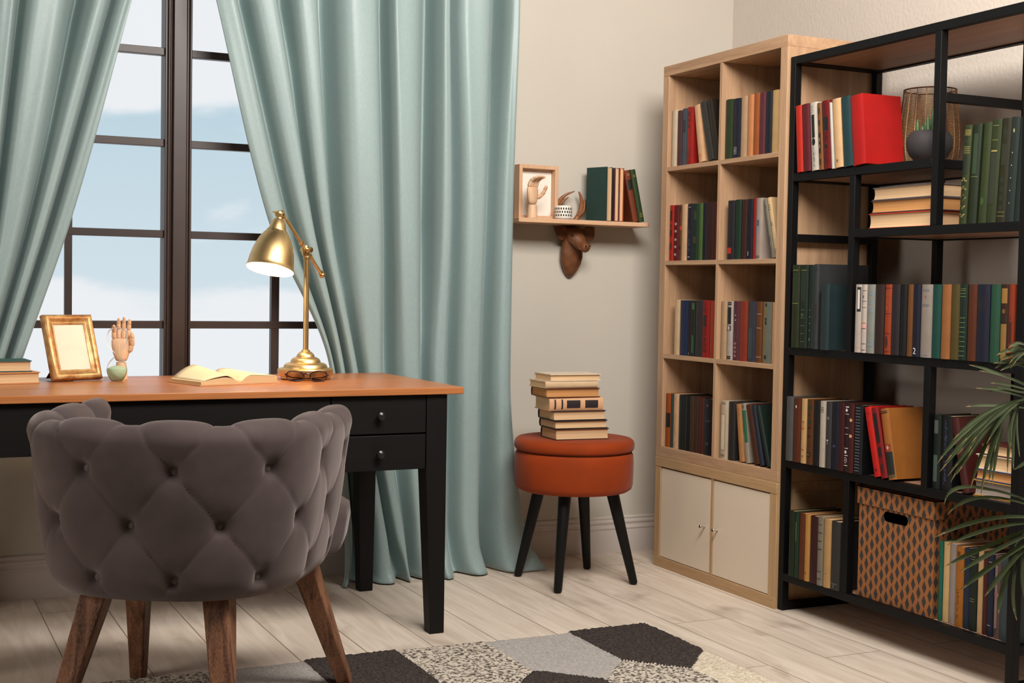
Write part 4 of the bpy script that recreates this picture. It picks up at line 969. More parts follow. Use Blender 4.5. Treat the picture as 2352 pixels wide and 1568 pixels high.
# ------------------------------------------------------------------ gold picture frame on the desk
def gold_mat():
    mt, t, b = base_mat('antique_gold_leaf')
    n, r = noise_tint(t, b, lin('c08a4a'), .3, 38)
    r.color_ramp.elements[0].color = lin('9a6230'); r.color_ramp.elements[1].color = lin('d9b27a')
    b.inputs['Metallic'].default_value = .55; b.inputs['Roughness'].default_value = .42
    add_bump(t, b, 90, .15)
    return mt
gold = gold_mat()
def moulding(w, h, prof, mb=None):
    """mitred rectangular frame in the xz plane, outer w x h; prof = (inset, depth towards -y)"""
    mb = mb or MB(); rings = []
    for ins, dp in prof:
        rings.append([(-w / 2 + ins, -dp, ins), (w / 2 - ins, -dp, ins), (w / 2 - ins, -dp, h - ins), (-w / 2 + ins, -dp, h - ins)])
    v = [p for r in rings for p in r]; n = len(rings); f = []
    for i in range(n):
        j = (i + 1) % n
        for k_ in range(4):
            f.append((i * 4 + k_, i * 4 + (k_ + 1) % 4, j * 4 + (k_ + 1) % 4, j * 4 + k_))
    return mb.add(v, f)
pf = thing('picture_frame', 'ornate gold picture frame with blank cream print on the desk', 'picture frame', (.549, 4.172, DZ + .0052), (0, 0, 0))
lean = math.radians(-19)
pf.rotation_euler = Euler((lean, 0, math.radians(24)), 'XYZ')
PW, PH = .163, .203
moulding(PW, PH, [(0, -.012), (0, .002), (.0015, .004), (.0015, .007), (.004, .010), (.009, .0125), (.013, .012), (.018, .008), (.0225, .004), (.024, .0035), (.026, .005), (.028, .004), (.031, .002), (.031, -.012)]).build('frame', gold, pf, smooth=True, angle=50)
bd = MB()
iw, ih = PW - .052, PH - .052
nb = 26; mb_ = 34
for i in range(nb):
    x = -iw / 2 + iw * (i + .5) / nb
    for z0 in (.026, PH - .026): bd.capsule((x - .0012, -.0048, z0), (x + .0012, -.0048, z0), .0011, .0011, 6)
for i in range(mb_):
    z_ = .026 + ih * (i + .5) / mb_
    for x in (-iw / 2, iw / 2): bd.capsule((x, -.0048, z_ - .0012), (x, -.0048, z_ + .0012), .0011, .0011, 6)
bd.build('beading', plain('e2c48e', .35, metal=.6), pf, smooth='all')
MB().box(-PW / 2 + .030, PW / 2 - .030, .001, .004, .030, PH - .030).build('print', plain('e8dcc6', .5, amt=.015), pf)
MB().box(-PW / 2 + .004, PW / 2 - .004, .0122, .0140, .004, PH - .004).build('backing', plain('5c2e16', .7), pf)
st = MB(); st.xf = Matrix.Translation((0, .0142, .098)) @ Matrix.Rotation(math.radians(45), 4, 'X')
st.extrude([(-.052, -.098), (.040, -.098), (.016, .012), (-.016, .012)], 'Y', 0, .003)
st.build('stand', plain('6a3418', .7), pf)

# ------------------------------------------------------------------ hourglass
hgx = thing('hourglass', 'clear glass hourglass with pale green sand on the desk', 'hourglass', (.660, 4.158, DZ + .0005))
clear = glass_mat('hourglass_glass', .09, (.985, .985, .98, 1))
_t = clear.node_tree; _df = _t.nodes.new('ShaderNodeBsdfDiffuse'); _df.inputs[0].default_value = (.95, .93, .9, 1)  # white diffuse mixed into the reflection to imitate pale highlights along the rim
_m2 = _t.nodes.new('ShaderNodeMixShader'); _m2.inputs[0].default_value = .45
_gl = [n for n in _t.nodes if n.type == 'BSDF_GLOSSY'][0]; _m1 = [n for n in _t.nodes if n.type == 'MIX_SHADER' and n != _m2][0]
_t.links.new(_gl.outputs[0], _m2.inputs[1]); _t.links.new(_df.outputs[0], _m2.inputs[2]); _t.links.new(_m2.outputs[0], _m1.inputs[2])
prof = [(.001, .0006), (.014, .0006), (.019, .004), (.026, .016), (.0300, .031), (.0285, .045), (.022, .058), (.011, .070), (.0045, .076), (.0035, .079), (.0045, .082), (.011, .088), (.0215, .101), (.0285, .117), (.0302, .131), (.0275, .146), (.020, .156), (.010, .1605), (.001, .162)]
def dense(pr, n):
    zs = [i / (len(pr) - 1) for i in range(len(pr))]
    return [(interp(zs, [p[0] for p in pr], i / n), interp(zs, [p[1] for p in pr], i / n)) for i in range(n + 1)]
MB().lathe(dense(prof, 60), 40).build('glass', clear, hgx, smooth='all')
sand = [(.001, .0022), (.0135, .0022), (.018, .0055), (.0245, .0165), (.0280, .0305), (.0278, .037), (.020, .0415), (.010, .0455), (.001, .047)]
MB().lathe(dense(sand, 30), 40).build('sand', plain('a9bf9e', .9, amt=.08, scale=400, bump=.3, bscale=900), hgx, smooth='all')

# ------------------------------------------------------------------ jointed wooden hands
lime = wood('limewood', 'e6c6a6', 'cfa27c', 'Z', rough=.45, scale=30, stretch=.06, bump=.03)
def wooden_hand(root, s, base_h, fingers, thumb, palm_turn):
    """root at the foot; fingers = list of (x across palm, list of bend angles, length scale)"""
    MB().lathe([(.001, 0), (.0215 * s, 0), (.0215 * s, .002), (.0165 * s, base_h), (.001, base_h)], 28).build('base', lime, root, smooth=True)
    Rm = Matrix.Translation((0, 0, base_h + .004 * s)) @ Matrix.Rotation(palm_turn, 4, 'Z')
    def E(w, d, z_, oy=0, n=24):
        return [(w * math.cos(2 * PI * k / n), oy + d * math.sin(2 * PI * k / n), z_) for k in range(n)]
    pm = MB(); pm.xf = Rm
    pm.loft([E(.008 * s, .006 * s, -.002 * s), E(.017 * s, .012 * s, .001 * s), E(.022 * s, .0145 * s, .010 * s), E(.0285 * s, .0155 * s, .030 * s, -.001 * s), E(.0320 * s, .0150 * s, .052 * s), E(.0325 * s, .0130 * s, .066 * s), E(.031 * s, .0105 * s, .075 * s), E(.022 * s, .006 * s, .077 * s)])
    pm.build('palm', lime, root, smooth=True, angle=55)
    for x, bends, ls in fingers:
        fm = MB(); fm.xf = Rm
        p = Vector((x * s, 0, .078 * s)); a = 0.; r_ = .0083 * s
        side = x * 2.2
        for i, (bd_, ln) in enumerate(zip(bends, (.030, .0215, .0195))):
            a += math.radians(bd_)
            dv = Vector((math.sin(side), -math.sin(a) * math.cos(side), math.cos(a) * math.cos(side)))
            e_ = p + dv * ln * ls * s
            fm.capsule(p + dv * r_ * .55, e_ - dv * r_ * .45, r_, r_ * (.9 if i < 2 else .62), 12)
            p = e_; r_ *= .93
        fm.build('finger', lime, root, smooth='all')
    tm = MB(); tm.xf = Rm; p = Vector(thumb[0]) * s; r_ = .0090 * s
    for dv, ln in thumb[1]:
        dv = Vector(dv).normalized(); e_ = p + dv * ln * s
        tm.capsule(p + dv * r_ * .5, e_ - dv * r_ * .4, r_, r_ * .82, 12); p = e_; r_ *= .9
    tm.build('thumb', lime, root, smooth='all')
h1 = thing('mannequin_hand', 'jointed wooden hand standing upright behind the hourglass on the desk', 'mannequin hand', (.686, 4.240, DZ + .0004))
wooden_hand(h1, .90, .052, [(-.0235, (14, 26, 20), .80), (-.0085, (4, 14, 12), 1.02), (.0070, (3, 12, 10), 1.06), (.0225, (4, 12, 10), .96)],
            ((.027, -.006, .034), [((.38, -.35, 1), .024), ((.02, -.30, 1), .026), ((-.20, -.2, 1), .018)]), math.radians(-6))
h2 = thing('mannequin_hand', 'small jointed wooden hand with curled fingers on the wall shelf', 'mannequin hand', (2.214, 4.492, 1.3095))
h2.scale = (1.14, 1.14, .95)
wooden_hand(h2, .86, .052, [(-.0225, (18, 34, 22), .86), (-.0080, (16, 36, 24), .98), (.0070, (14, 36, 26), 1.0), (.0220, (12, 40, 22), .96)],
            ((.026, -.008, .030), [((.3, -1, .9), .024), ((-.1, -.6, 1), .024), ((-.2, -.5, 1), .018)]), math.radians(30))
# ------------------------------------------------------------------ wall shelf and what stands on it
SZT = 1.3090
ws = MB()
pts = [(2.149, 4.629), (2.149, 4.470), (2.690, 4.470)]
for i in range(9):
    a = -PI / 2 + PI / 2 * i / 8
    pts.append((2.690 + .034 * math.cos(a), 4.504 + .034 * math.sin(a)))
pts += [(2.724, 4.629)]
ws.extrude(pts, 'Z', SZT - .0155, SZT)
tag(ws.build('wall_shelf', wood('light_beech', 'dcb493', 'c49873', 'X', scale=26, stretch=.03), bevel=.001), 'light wooden wall shelf above the stool', 'shelf')
bf = thing('picture_frame', 'deep beech frame with blank white sheet on the wall shelf', 'picture frame', (2.268, 4.560, SZT + .0004), (0, 0, math.radians(2)))
beech = wood('light_beech', 'dcb493', 'c49873', 'Z', scale=26, stretch=.03)
bfr = moulding(.168, .204, [(0, -.030), (0, .012), (.014, .012), (.014, -.030)])
bfr.build('frame', beech, bf, bevel=.0008)
MB().box(-.0715, .0715, .020, .024, .0132, .1908).build('sheet', plain('ece4d8', .7, amt=.01), bf)
MB().box(-.0832, .0832, .0242, .0298, .0008, .2032).build('backing', plain('8a6a50', .8), bf)
# white pot with black drops
pt = thing('flower_pot', 'small white pot with black drop pattern on the wall shelf', 'pot', (2.354, 4.510, SZT + .0004))
pt.scale = (.82, .82, .97)
MB().lathe([(.001, .002), (.030, .002), (.0395, .0028), (.0402, .006), (.0402, .010), (.0402, .052), (.0396, .0535), (.0380, .0535), (.0372, .052), (.0372, .008), (.001, .007)], 48).build('pot', plain('e4dccf', .45, amt=.02), pt, smooth=True)
dr = MB()
for rw, zc in enumerate((.0165, .0295, .0420)):
    for k in range(22):
        a0 = 2 * PI * (k + .5 * (rw % 2)) / 22
        poly = []
        for q in range(10):
            b_ = 2 * PI * q / 10
            w_ = .0033 * math.cos(b_) * (1 - .35 * math.sin(b_)); poly.append((a0 + w_ / .0402, zc + .0052 * math.sin(b_)))
        dr.add([(.0405 * math.cos(a), .0405 * math.sin(a), z_) for a, z_ in poly], [tuple(range(10))])
dr.build('drop_pattern', plain('121212', .5), pt)
MB().lathe([(.001, 0), (.041, 0), (.041, .0022), (.0402, .0062), (.0396, .0030), (.001, .0025)], 48).build('foot', plain('9a8c82', .6), pt, smooth=True)
# standing books on the shelf: pages or spines to the room
g6 = 'books on the wall shelf'
def wall_book(label, xc, t, h, d, col, pages, spine, tilt=0., yaw=0., decor=(), yf=4.482):
    root = thing('book', label, 'book', (xc, yf, SZT + .0005 + abs(math.sin(math.radians(tilt))) * t / 2), (0, 0, 0), g6)
    B = Matrix(((0, -1, 0, 0), (1, 0, 0, 0), (0, 0, 1, 0), (0, 0, 0, 1)))          # spine to the room
    if spine == 'away': B = Matrix.Translation((0, d, 0)) @ Matrix.Rotation(PI, 4, 'Z') @ B
    root.matrix_world = Matrix.Translation(root.location) @ Matrix.Rotation(math.radians(tilt), 4, 'Y') @ Matrix.Rotation(math.radians(yaw), 4, 'Z') @ B
    book_parts(root, t, h, d, col, pages, decor)
wall_book('dark green book showing its cover, leftmost on the wall shelf', 2.5400, .034, .207, .104, '213a35', 'c', 'away', 0, 22, (), yf=4.486)
wall_book('plum book turned pages outward on the wall shelf', 2.5700, .019, .205, .130, '5a3038', 'c', 'away', 0, -3)
wall_book('red book turned pages outward on the wall shelf', 2.5905, .019, .205, .130, '9c2c1c', 'c', 'away', 0, -2)
wall_book('brown black-labelled book leaning on the wall shelf', 2.6585, .025, .200, .125, '6a3018', 'c', 'front', -13, 0, [('b', .62, .82, .8, '1e1a18'), ('b', .90, .915, .5, 'a07a40'), ('b', .93, .94, .5, 'a07a40')])
wall_book('green gold-lined book leaning at right end of wall shelf', 2.6850, .023, .205, .125, '24381a', 'c', 'front', -13, 0, [('b', .86, .868, .5, '9a8a40'), ('b', .89, .898, .5, '9a8a40'), ('b', .10, .108, .5, '9a8a40'), ('b', .13, .138, .5, '9a8a40'), ('b', .16, .168, .5, '9a8a40')])

# ------------------------------------------------------------------ carved deer head under the shelf
carv = plain('6c4226', .42, amt=.25, scale=38, spec=.5, bump=.5, bscale=120)
dh = thing('deer_head', 'carved brown deer head with antlers hung on the wall under the shelf', 'deer head', (2.442, 4.628, 1.20))
O = Vector((2.442, 4.628, 1.20))
def EL(c, ux, uy, a, b, n=20, sq=0.):
    c = Vector(c); ux = Vector(ux).normalized(); uy = Vector(uy).normalized()
    return [c + ux * a * math.cos(2 * PI * k / n) + uy * b * math.sin(2 * PI * k / n) * (1 + sq * math.sin(2 * PI * k / n)) for k in range(n)]
hb = MB()
# neck: horizontal sections rising from the pointed bib
neck = []
for z_, w, fwd in ((-.108, .004, .010), (-.100, .014, .022), (-.080, .029, .036), (-.055, .041, .046), (-.030, .047, .052), (-.005, .0455, .055), (.020, .043, .058), (.045, .043, .066), (.065, .042, .072), (.080, .036, .068), (.088, .018, .05)):
    ring = []
    for k in range(48):
        a = 2 * PI * k / 48
        gr = 1 - .22 * math.exp(-((a - 1.02) / .16) ** 2) + .10 * math.exp(-((a - 1.35) / .2) ** 2); x = w * math.cos(a) * (.7 + .3 * gr); y = -fwd * .5 - fwd * .5 * math.sin(a) * gr
        ring.append((x, min(y, -.0005), z_))
    neck.append(ring)
hb.loft(neck)
# head: sections from the skull to the nose, along an axis pointing out of the wall, right and down
ax_ = Vector((.20, -.87, -.48)).normalized(); up_ = (Vector((0, 0, 1)) - ax_ * ax_.z).normalized(); sd = ax_.cross(up_)
h0 = Vector((-.004, -.040, .056))
hr = []
for s_, a, b_, dz in ((-.030, .012, .012, 0), (-.022, .026, .024, .002), (-.005, .036, .034, .003), (.018, .0375, .034, .002), (.036, .033, .030, .000), (.052, .0275, .0280, -.003), (.070, .0205, .0230, -.006), (.088, .0180, .0195, -.007), (.102, .0185, .0185, -.007), (.110, .0165, .0160, -.007), (.115, .009, .009, -.008)):
    hr.append(EL(h0 + ax_ * (s_ if s_ < .03 else .03 + (s_ - .03) * .86) + up_ * dz, sd, up_, a, b_, 20, -.08))
hb.loft(hr)
hb.build('head', carv, dh, smooth='all')
dkc = plain('2a160c', .5)
fe = MB()
for s_ in (-1, 1):
    c_ = h0 + ax_ * .0955 + sd * (.0090 * s_) + up_ * .002
    fe.capsule(c_ + ax_ * .002 - up_ * .001, c_ + ax_ * .004 + up_ * .002 + sd * .002 * s_, .0042, .0032, 8)
fe.build('nostrils', dkc, dh, smooth='all')
for s_ in (-1, 1):
    c_ = h0 + ax_ * .030 + sd * (.0305 * s_) + up_ * .014
    ey = MB(); ey.capsule(c_ - ax_ * .004, c_ + ax_ * .004, .0055, .005, 10)
    ey.build('eye', plain('4a2a18', .3), dh, smooth='all')
MB().tube([h0 + ax_ * .056 + sd * .021 - up_ * .012, h0 + ax_ * .080 + sd * .0165 - up_ * .018, h0 + ax_ * .098 + sd * .004 - up_ * .0165, h0 + ax_ * .096 - sd * .010 - up_ * .0165], [.002, .0022, .0022, .001], 8).build('mouth', carv, dh, smooth='all')
for s_, tip in ((-1, (-.082, -.030, .086)), (1, (.092, -.038, .088))):
    e0 = Vector((-.034 if s_ < 0 else .040, -.045, .048)); e1 = Vector(tip)
    er = MB(); dirv = (e1 - e0).normalized(); wv = dirv.cross(Vector((0, -1, 0))).normalized()
    rings = []
    for q in range(9):
        t_ = q / 8; w_ = .028 * math.sin(PI * (.12 + .88 * t_) ** .8) + .0015
        c_ = e0 + (e1 - e0) * t_ + Vector((0, -.010 * math.sin(t_ * PI), 0))
        ring = []
        for k in range(14):
            a = 2 * PI * k / 14
            f_ = math.cos(a); g_ = math.sin(a)
            dish = -.008 * (1 - f_ * f_) if g_ < 0 else -.002 * (1 - f_ * f_)
            ring.append(c_ + wv * w_ * f_ + Vector((0, -.0035 * g_ * (1 if g_ > 0 else -.2) + (0.006 * (1 - f_ * f_) if g_ > 0 else 0), 0)) + Vector((0, .002 * g_, 0)))
        rings.append(ring)
    er.loft(rings).build('ear', carv, dh, smooth='all')
carvl = plain('8a5a38', .45, amt=.12, scale=40, spec=.4)
def WV(x, y, z_): return Vector((x, y, z_)) - O
def antler(main, tines):
    a = MB()
    for path, r0, r1 in [main] + tines:
        n = 14; ts = [i / (len(path) - 1) for i in range(len(path))]; P3 = []
        for i in range(n + 1):
            P3.append(Vector([interp(ts, [p[c] for p in path], i / n) for c in range(3)]) - O)
        a.tube(P3, [lerp(r0, r1, (i / n) ** 2.2) for i in range(n + 1)], 10)
    return a.build('antler', carvl, dh, smooth='all')
# they rise behind the board, in the gap along the wall
antler(([(2.415, 4.602, 1.285), (2.392, 4.606, 1.312), (2.368, 4.600, 1.345), (2.378, 4.590, 1.385), (2.402, 4.580, 1.410), (2.434, 4.572, 1.424)], .011, .0016),
       [([(2.372, 4.600, 1.350), (2.385, 4.592, 1.378), (2.414, 4.582, 1.402)], .0085, .0014)])
antler(([(2.440, 4.602, 1.285), (2.455, 4.606, 1.312), (2.474, 4.603, 1.340), (2.480, 4.598, 1.372), (2.474, 4.592, 1.400), (2.462, 4.588, 1.424)], .011, .0035),
       [([(2.476, 4.602, 1.345), (2.492, 4.598, 1.375), (2.494, 4.596, 1.398)], .009, .0030), ([(2.466, 4.600, 1.332), (2.482, 4.586, 1.352), (2.484, 4.580, 1.372)], .007, .002)])

# ------------------------------------------------------------------ basket lantern, bowl planter, patterned box on the metal shelving
vb = thing('wire_basket', 'tall woven copper wire basket behind the dark round planter', 'basket', (2.957, 3.222, SZ['a'] + .0005))
def wire_mat():
    mt, t, b = base_mat('beaded_wire')
    n, r = noise_tint(t, b, lin('a8744c'), .3, 26, (1, 1, .12))
    r.color_ramp.elements[0].position = .38; r.color_ramp.elements[1].position = .62
    r.color_ramp.elements[0].color = lin('5a2420'); r.color_ramp.elements[1].color = lin('c8a070')
    b.inputs['Metallic'].default_value = .35; b.inputs['Roughness'].default_value = .4
    return mt
wmat = wire_mat()
bprof = [(0, .074), (.02, .084), (.05, .0915), (.085, .0935), (.13, .0905), (.18, .085), (.225, .080), (.245, .078)]
def brad(z_): return interp([p[0] for p in bprof], [p[1] for p in bprof], z_)
wr = MB(); NR = 54
for i in range(NR):
    z_ = .002 + .242 * i / (NR - 1); rr = brad(z_)
    wr.tube([(rr * math.cos(2 * PI * k / 40), rr * math.sin(2 * PI * k / 40), z_) for k in range(41)], .00115, 5, caps=False)
wr.build('wire_weave', wmat, vb, smooth='all')['kind'] = 'stuff'
ri = MB()
for k in range(18):
    a = 2 * PI * k / 18
    ri.tube([((brad(.245 * i / 12) + .0008) * math.cos(a), (brad(.245 * i / 12) + .0008) * math.sin(a), .245 * i / 12) for i in range(13)], .0011, 5)
ri.build('ribs', wmat, vb, smooth='all')
MB().tube([(.0785 * math.cos(2 * PI * k / 40), .0785 * math.sin(2 * PI * k / 40), .246) for k in range(41)], .0022, 6, caps=False).build('rim', plain('6a4030', .4, metal=.4), vb, smooth='all')
MB().lathe([(.001, 0), (.073, 0), (.073, .002), (.001, .002)], 40).build('bottom', plain('6a4030', .6), vb)

bp = thing('planter', 'round matte black planter with green succulents in front of wire basket', 'planter', (2.776, 3.022, SZ['a'] + .0005))
MB().lathe([(.001, 0), (.034, 0), (.044, .005), (.056, .018), (.0640, .038), (.0660, .055), (.0635, .070), (.057, .082), (.050, .088), (.047, .0885), (.046, .086), (.049, .079), (.001, .077)], 48).build('bowl', plain('2e2a2c', .75, amt=.05), bp, smooth=True, angle=50)
suc = plain('3f5a38', .5, amt=.15, scale=60)
rs = random.Random(5)
for i, (dx, dy, hh, ln) in enumerate(((-.020, .040, .052, .2), (-.005, .018, .046, -.1), (.010, -.006, .085, .1), (-.018, -.012, .060, .3), (.006, -.034, .034, -.6), (-.026, .008, .030, .1), (.020, .020, .050, .1), (-.010, -.030, .044, -.2))):
    s_ = MB(); b0 = Vector((dx * .8, dy * .8, .076))
    n = 8; P3 = [b0 + Vector((.01 * ln * (q / n) ** 2, .022 * -ln * (q / n) ** 1.5 * -1, hh * q / n)) for q in range(n + 1)]
    s_.tube(P3, [.0058 * (1 - .1 * q / n) if q < n - 2 else .0055 * (1 - (q - n + 2.5) / 3) for q in range(n + 1)], 8)
    s_.build('succulent_stem', suc, bp, smooth='all')
MB().lathe([(.001, .0772), (.046, .0772), (.046, .0790), (.001, .0796)], 32).build('soil', plain('2a211a', .95, bump=.5), bp)

def box_mat():
    mt, t, b = base_mat('diamond_kraft_card')
    tcn = t.nodes.new('ShaderNodeTexCoord'); sp = t.nodes.new('ShaderNodeSeparateXYZ'); t.links.new(tcn.outputs['Object'], sp.inputs[0])
    def M(op, a, b_=None, c=None):
        n = t.nodes.new('ShaderNodeMath'); n.operation = op
        for i, x in enumerate((a, b_, c)):
            if x is None: continue
            if isinstance(x, (int, float)): n.inputs[i].default_value = x
            else: t.links.new(x, n.inputs[i])
        return n.outputs[0]
    u = M('DIVIDE', M('ADD', sp.outputs['X'], sp.outputs['Y']), .0227); v = M('DIVIDE', sp.outputs['Z'], .0415)
    col = M('FLOOR', u); fu = M('ABSOLUTE', M('SUBTRACT', M('SUBTRACT', u, col), .5))
    vv = M('ADD', v, M('MULTIPLY', M('MODULO', M('ADD', col, 100.), 2.), .5))
    fv = M('ABSOLUTE', M('SUBTRACT', M('SUBTRACT', vv, M('FLOOR', vv)), .5))
    d = M('ADD', M('DIVIDE', fu, .40), M('DIVIDE', fv, .47))
    k = M('LESS_THAN', d, 1.)
    mx = t.nodes.new('ShaderNodeMixRGB'); t.links.new(k, mx.inputs['Fac']); mx.inputs['Color1'].default_value = lin('956039'); mx.inputs['Color2'].default_value = lin('3c3836')
    t.links.new(mx.outputs[0], b.inputs['Base Color']); b.inputs['Roughness'].default_value = .7; b.inputs['Specular IOR Level'].default_value = .2
    return mt
card = box_mat()
cb = thing('storage_box', 'lidded cardboard box with black diamond pattern on the lowest shelf', 'box', (2.722, 2.898, SZ['e'] + .0005))
BW, BD, BH = .322, .325, .316
hz0, hz1, hy0, hy1 = .245, .276, .108, .214
w_ = MB()
w_.box(.003, BD, 0, .003, 0, BH); w_.box(.003, BD, BW - .003, BW, 0, BH); w_.box(BD - .003, BD, .003, BW - .003, 0, BH); w_.box(.003, BD - .003, .003, BW - .003, 0, .003)
# front wall with the stadium-shaped hand hole
hole = []
NSTR = 24
rr = (hz1 - hz0) / 2; zc = (hz0 + hz1) / 2
for i in range(13):
    a = -PI / 2 + PI * i / 12; hole.append((hy1 - rr + rr * math.cos(a), zc + rr * math.sin(a)))
for i in range(1, NSTR):
    hole.append((lerp(hy1 - rr, hy0 + rr, i / NSTR + .004), zc + rr))
for i in range(13):
    a = PI / 2 + PI * i / 12; hole.append((hy0 + rr + rr * math.cos(a), zc + rr * math.sin(a)))
for i in range(1, NSTR):
    hole.append((lerp(hy0 + rr, hy1 - rr, i / NSTR + .004), zc - rr))
def onrect(p):
    dx, dz = p[0] - (hy0 + hy1) / 2, p[1] - zc
    if abs(dz) < 1e-9: dz = 1e-9
    cands = []
    if dx: cands.append(((BW if dx > 0 else 0) - (hy0 + hy1) / 2) / dx)
    cands.append(((BH if dz > 0 else 0) - zc) / dz)
    t_ = min(c for c in cands if c > 0)
    return ((hy0 + hy1) / 2 + dx * t_, zc + dz * t_)
outr = [onrect(p) for p in hole]
cor = [(BW, 0), (BW, BH), (0, BH), (0, 0)]
n = len(hole)
for xx in (0, .003):
    base_i = len(w_.v)
    w_.add([(xx, y, z_) for y, z_ in hole] + [(xx, y, z_) for y, z_ in outr] + [(xx, y, z_) for y, z_ in cor], [])
    for i in range(n):
        j = (i + 1) % n
        a, b2 = outr[i], outr[j]
        f = [base_i + i, base_i + j, base_i + n + j]
        if abs(a[0] - b2[0]) > 1e-6 and abs(a[1] - b2[1]) > 1e-6:
            for ci, c in enumerate(cor):
                if (abs(c[0] - a[0]) < 1e-6 or abs(c[1] - a[1]) < 1e-6) and (abs(c[0] - b2[0]) < 1e-6 or abs(c[1] - b2[1]) < 1e-6): f.append(base_i + 2 * n + ci); break
        f.append(base_i + n + i)
        w_.f.append(f); w_.mi.append(0)
bi = len(w_.v) - (2 * n + 4) * 2
for i in range(n):
    j = (i + 1) % n
    w_.f.append([bi + i, bi + j, bi + (2 * n + 4) + j, bi + (2 * n + 4) + i]); w_.mi.append(0)
for i in range(4):
    j = (i + 1) % 4
    w_.f.append([bi + 2 * n + i, bi + 2 * n + j, bi + (2 * n + 4) + 2 * n + j, bi + (2 * n + 4) + 2 * n + i]); w_.mi.append(0)
w_.build('box_body', card, cb)
ld = MB()
LH0, LH1, lo = .284, .3375, .0045
ld.box(-lo, BD + lo, -lo, -lo + .003, LH0, LH1); ld.box(-lo, BD + lo, BW + lo - .003, BW + lo, LH0, LH1); ld.box(-lo, -lo + .003, -lo + .003, BW + lo - .003, LH0, LH1)
ld.box(BD + lo - .003, BD + lo, -lo + .003, BW + lo - .003, LH0, LH1); ld.box(-lo, BD + lo, -lo, BW + lo, LH1 - .003, LH1)
ld.build('lid', card, cb)
# ------------------------------------------------------------------ curtains
def curtain_mat():
    mt = bpy.data.materials.new('sage_blue_satin'); mt.use_nodes = True; t = mt.node_tree
    b = t.nodes['Principled BSDF']
    n, r = noise_tint(t, b, lin('93a7a6'), .05, 160, (1, 1, .5))
    b.inputs['Roughness'].default_value = .42; b.inputs['Specular IOR Level'].default_value = .45
    b.inputs['Sheen Weight'].default_value = .25; b.inputs['Sheen Roughness'].default_value = .35
    add_bump(t, b, 900, .12, .0005)
    tr = t.nodes.new('ShaderNodeBsdfTranslucent'); tr.inputs[0].default_value = lin('a8bcb6')
    mx = t.nodes.new('ShaderNodeMixShader'); mx.inputs[0].default_value = .05
    o = t.nodes['Material Output']
    t.links.new(b.outputs[0], mx.inputs[1]); t.links.new(tr.outputs[0], mx.inputs[2]); t.links.new(mx.outputs[0], o.inputs[0])
    return mt
satin = curtain_mat()
RT = [('E', [(1.03, 1.991), (1.215, 1.273), (1.446, 0.749), (1.512, 0.042)]), ('R', [(1.071, 1.995), (1.25, 1.275), (1.455, 0.749), (1.537, 0.04)]), ('V', [(1.13, 2.001), (1.305, 1.277), (1.47, 0.749), (1.566, 0.038)]), ('R', [(1.2, 2.009), (1.352, 1.279), (1.489, 0.749), (1.596, 0.035)]), ('V', [(1.276, 2.017), (1.389, 1.28), (1.51, 0.749), (1.625, 0.033)]), ('R', [(1.342, 2.024), (1.42, 1.281), (1.534, 0.749), (1.673, 0.03)]), ('V', [(1.427, 2.033), (1.473, 1.283), (1.563, 0.748), (1.706, 0.027)]), ('R', [(1.541, 2.045), (1.58, 1.287), (1.607, 0.748), (1.74, 0.024)]), ('V', [(1.644, 2.056), (1.667, 1.29), (1.681, 0.747), (1.775, 0.022)]), ('R', [(1.68, 2.06), (1.716, 1.292), (1.749, 0.746), (1.807, 0.019)]), ('V', [(1.832, 2.076), (1.829, 1.297), (1.812, 0.745), (1.846, 0.016)]), ('R', [(1.864, 2.079), (1.876, 1.298), (1.858, 0.745), (1.884, 0.013)]), ('V', [(1.896, 2.083), (1.924, 1.3), (1.916, 0.744), (1.927, 0.01)]), ('R', [(1.97, 2.091), (1.992, 1.303), (1.984, 0.743), (1.991, 0.005)]), ('V', [(2.104, 2.105), (2.071, 1.306), (2.06, 0.743), (2.067, -0.001)]), ('R', [(2.141, 2.109), (2.121, 1.308), (2.117, 0.742), (2.157, -0.007)]), ('E', [(2.163, 2.111), (2.146, 1.309), (2.147, 0.742), (2.237, -0.013)])]
LF = [('E', [(0.761, 1.962), (0.573, 1.249), (0.42, 0.789)]), ('R', [(0.738, 1.959), (0.551, 1.248), (0.403, 0.789)]), ('V', [(0.7, 1.955), (0.512, 1.247), (0.375, 0.789)]), ('R', [(0.663, 1.951), (0.485, 1.246), (0.354, 0.789)]), ('V', [(0.596, 1.944), (0.451, 1.245), (0.33, 0.789)]), ('R', [(0.496, 1.934), (0.394, 1.243), (0.299, 0.79)]), ('V', [(0.418, 1.925), (0.343, 1.241), (0.273, 0.79)]), ('R', [(0.38, 1.921), (0.317, 1.24), (0.248, 0.79)]), ('V', [(0.304, 1.913), (0.273, 1.238), (0.223, 0.79)]), ('R', [(0.216, 1.904), (0.216, 1.236), (0.185, 0.791)]), ('E', [(0.106, 1.892), (0.13, 1.233), (0.13, 0.791)])]
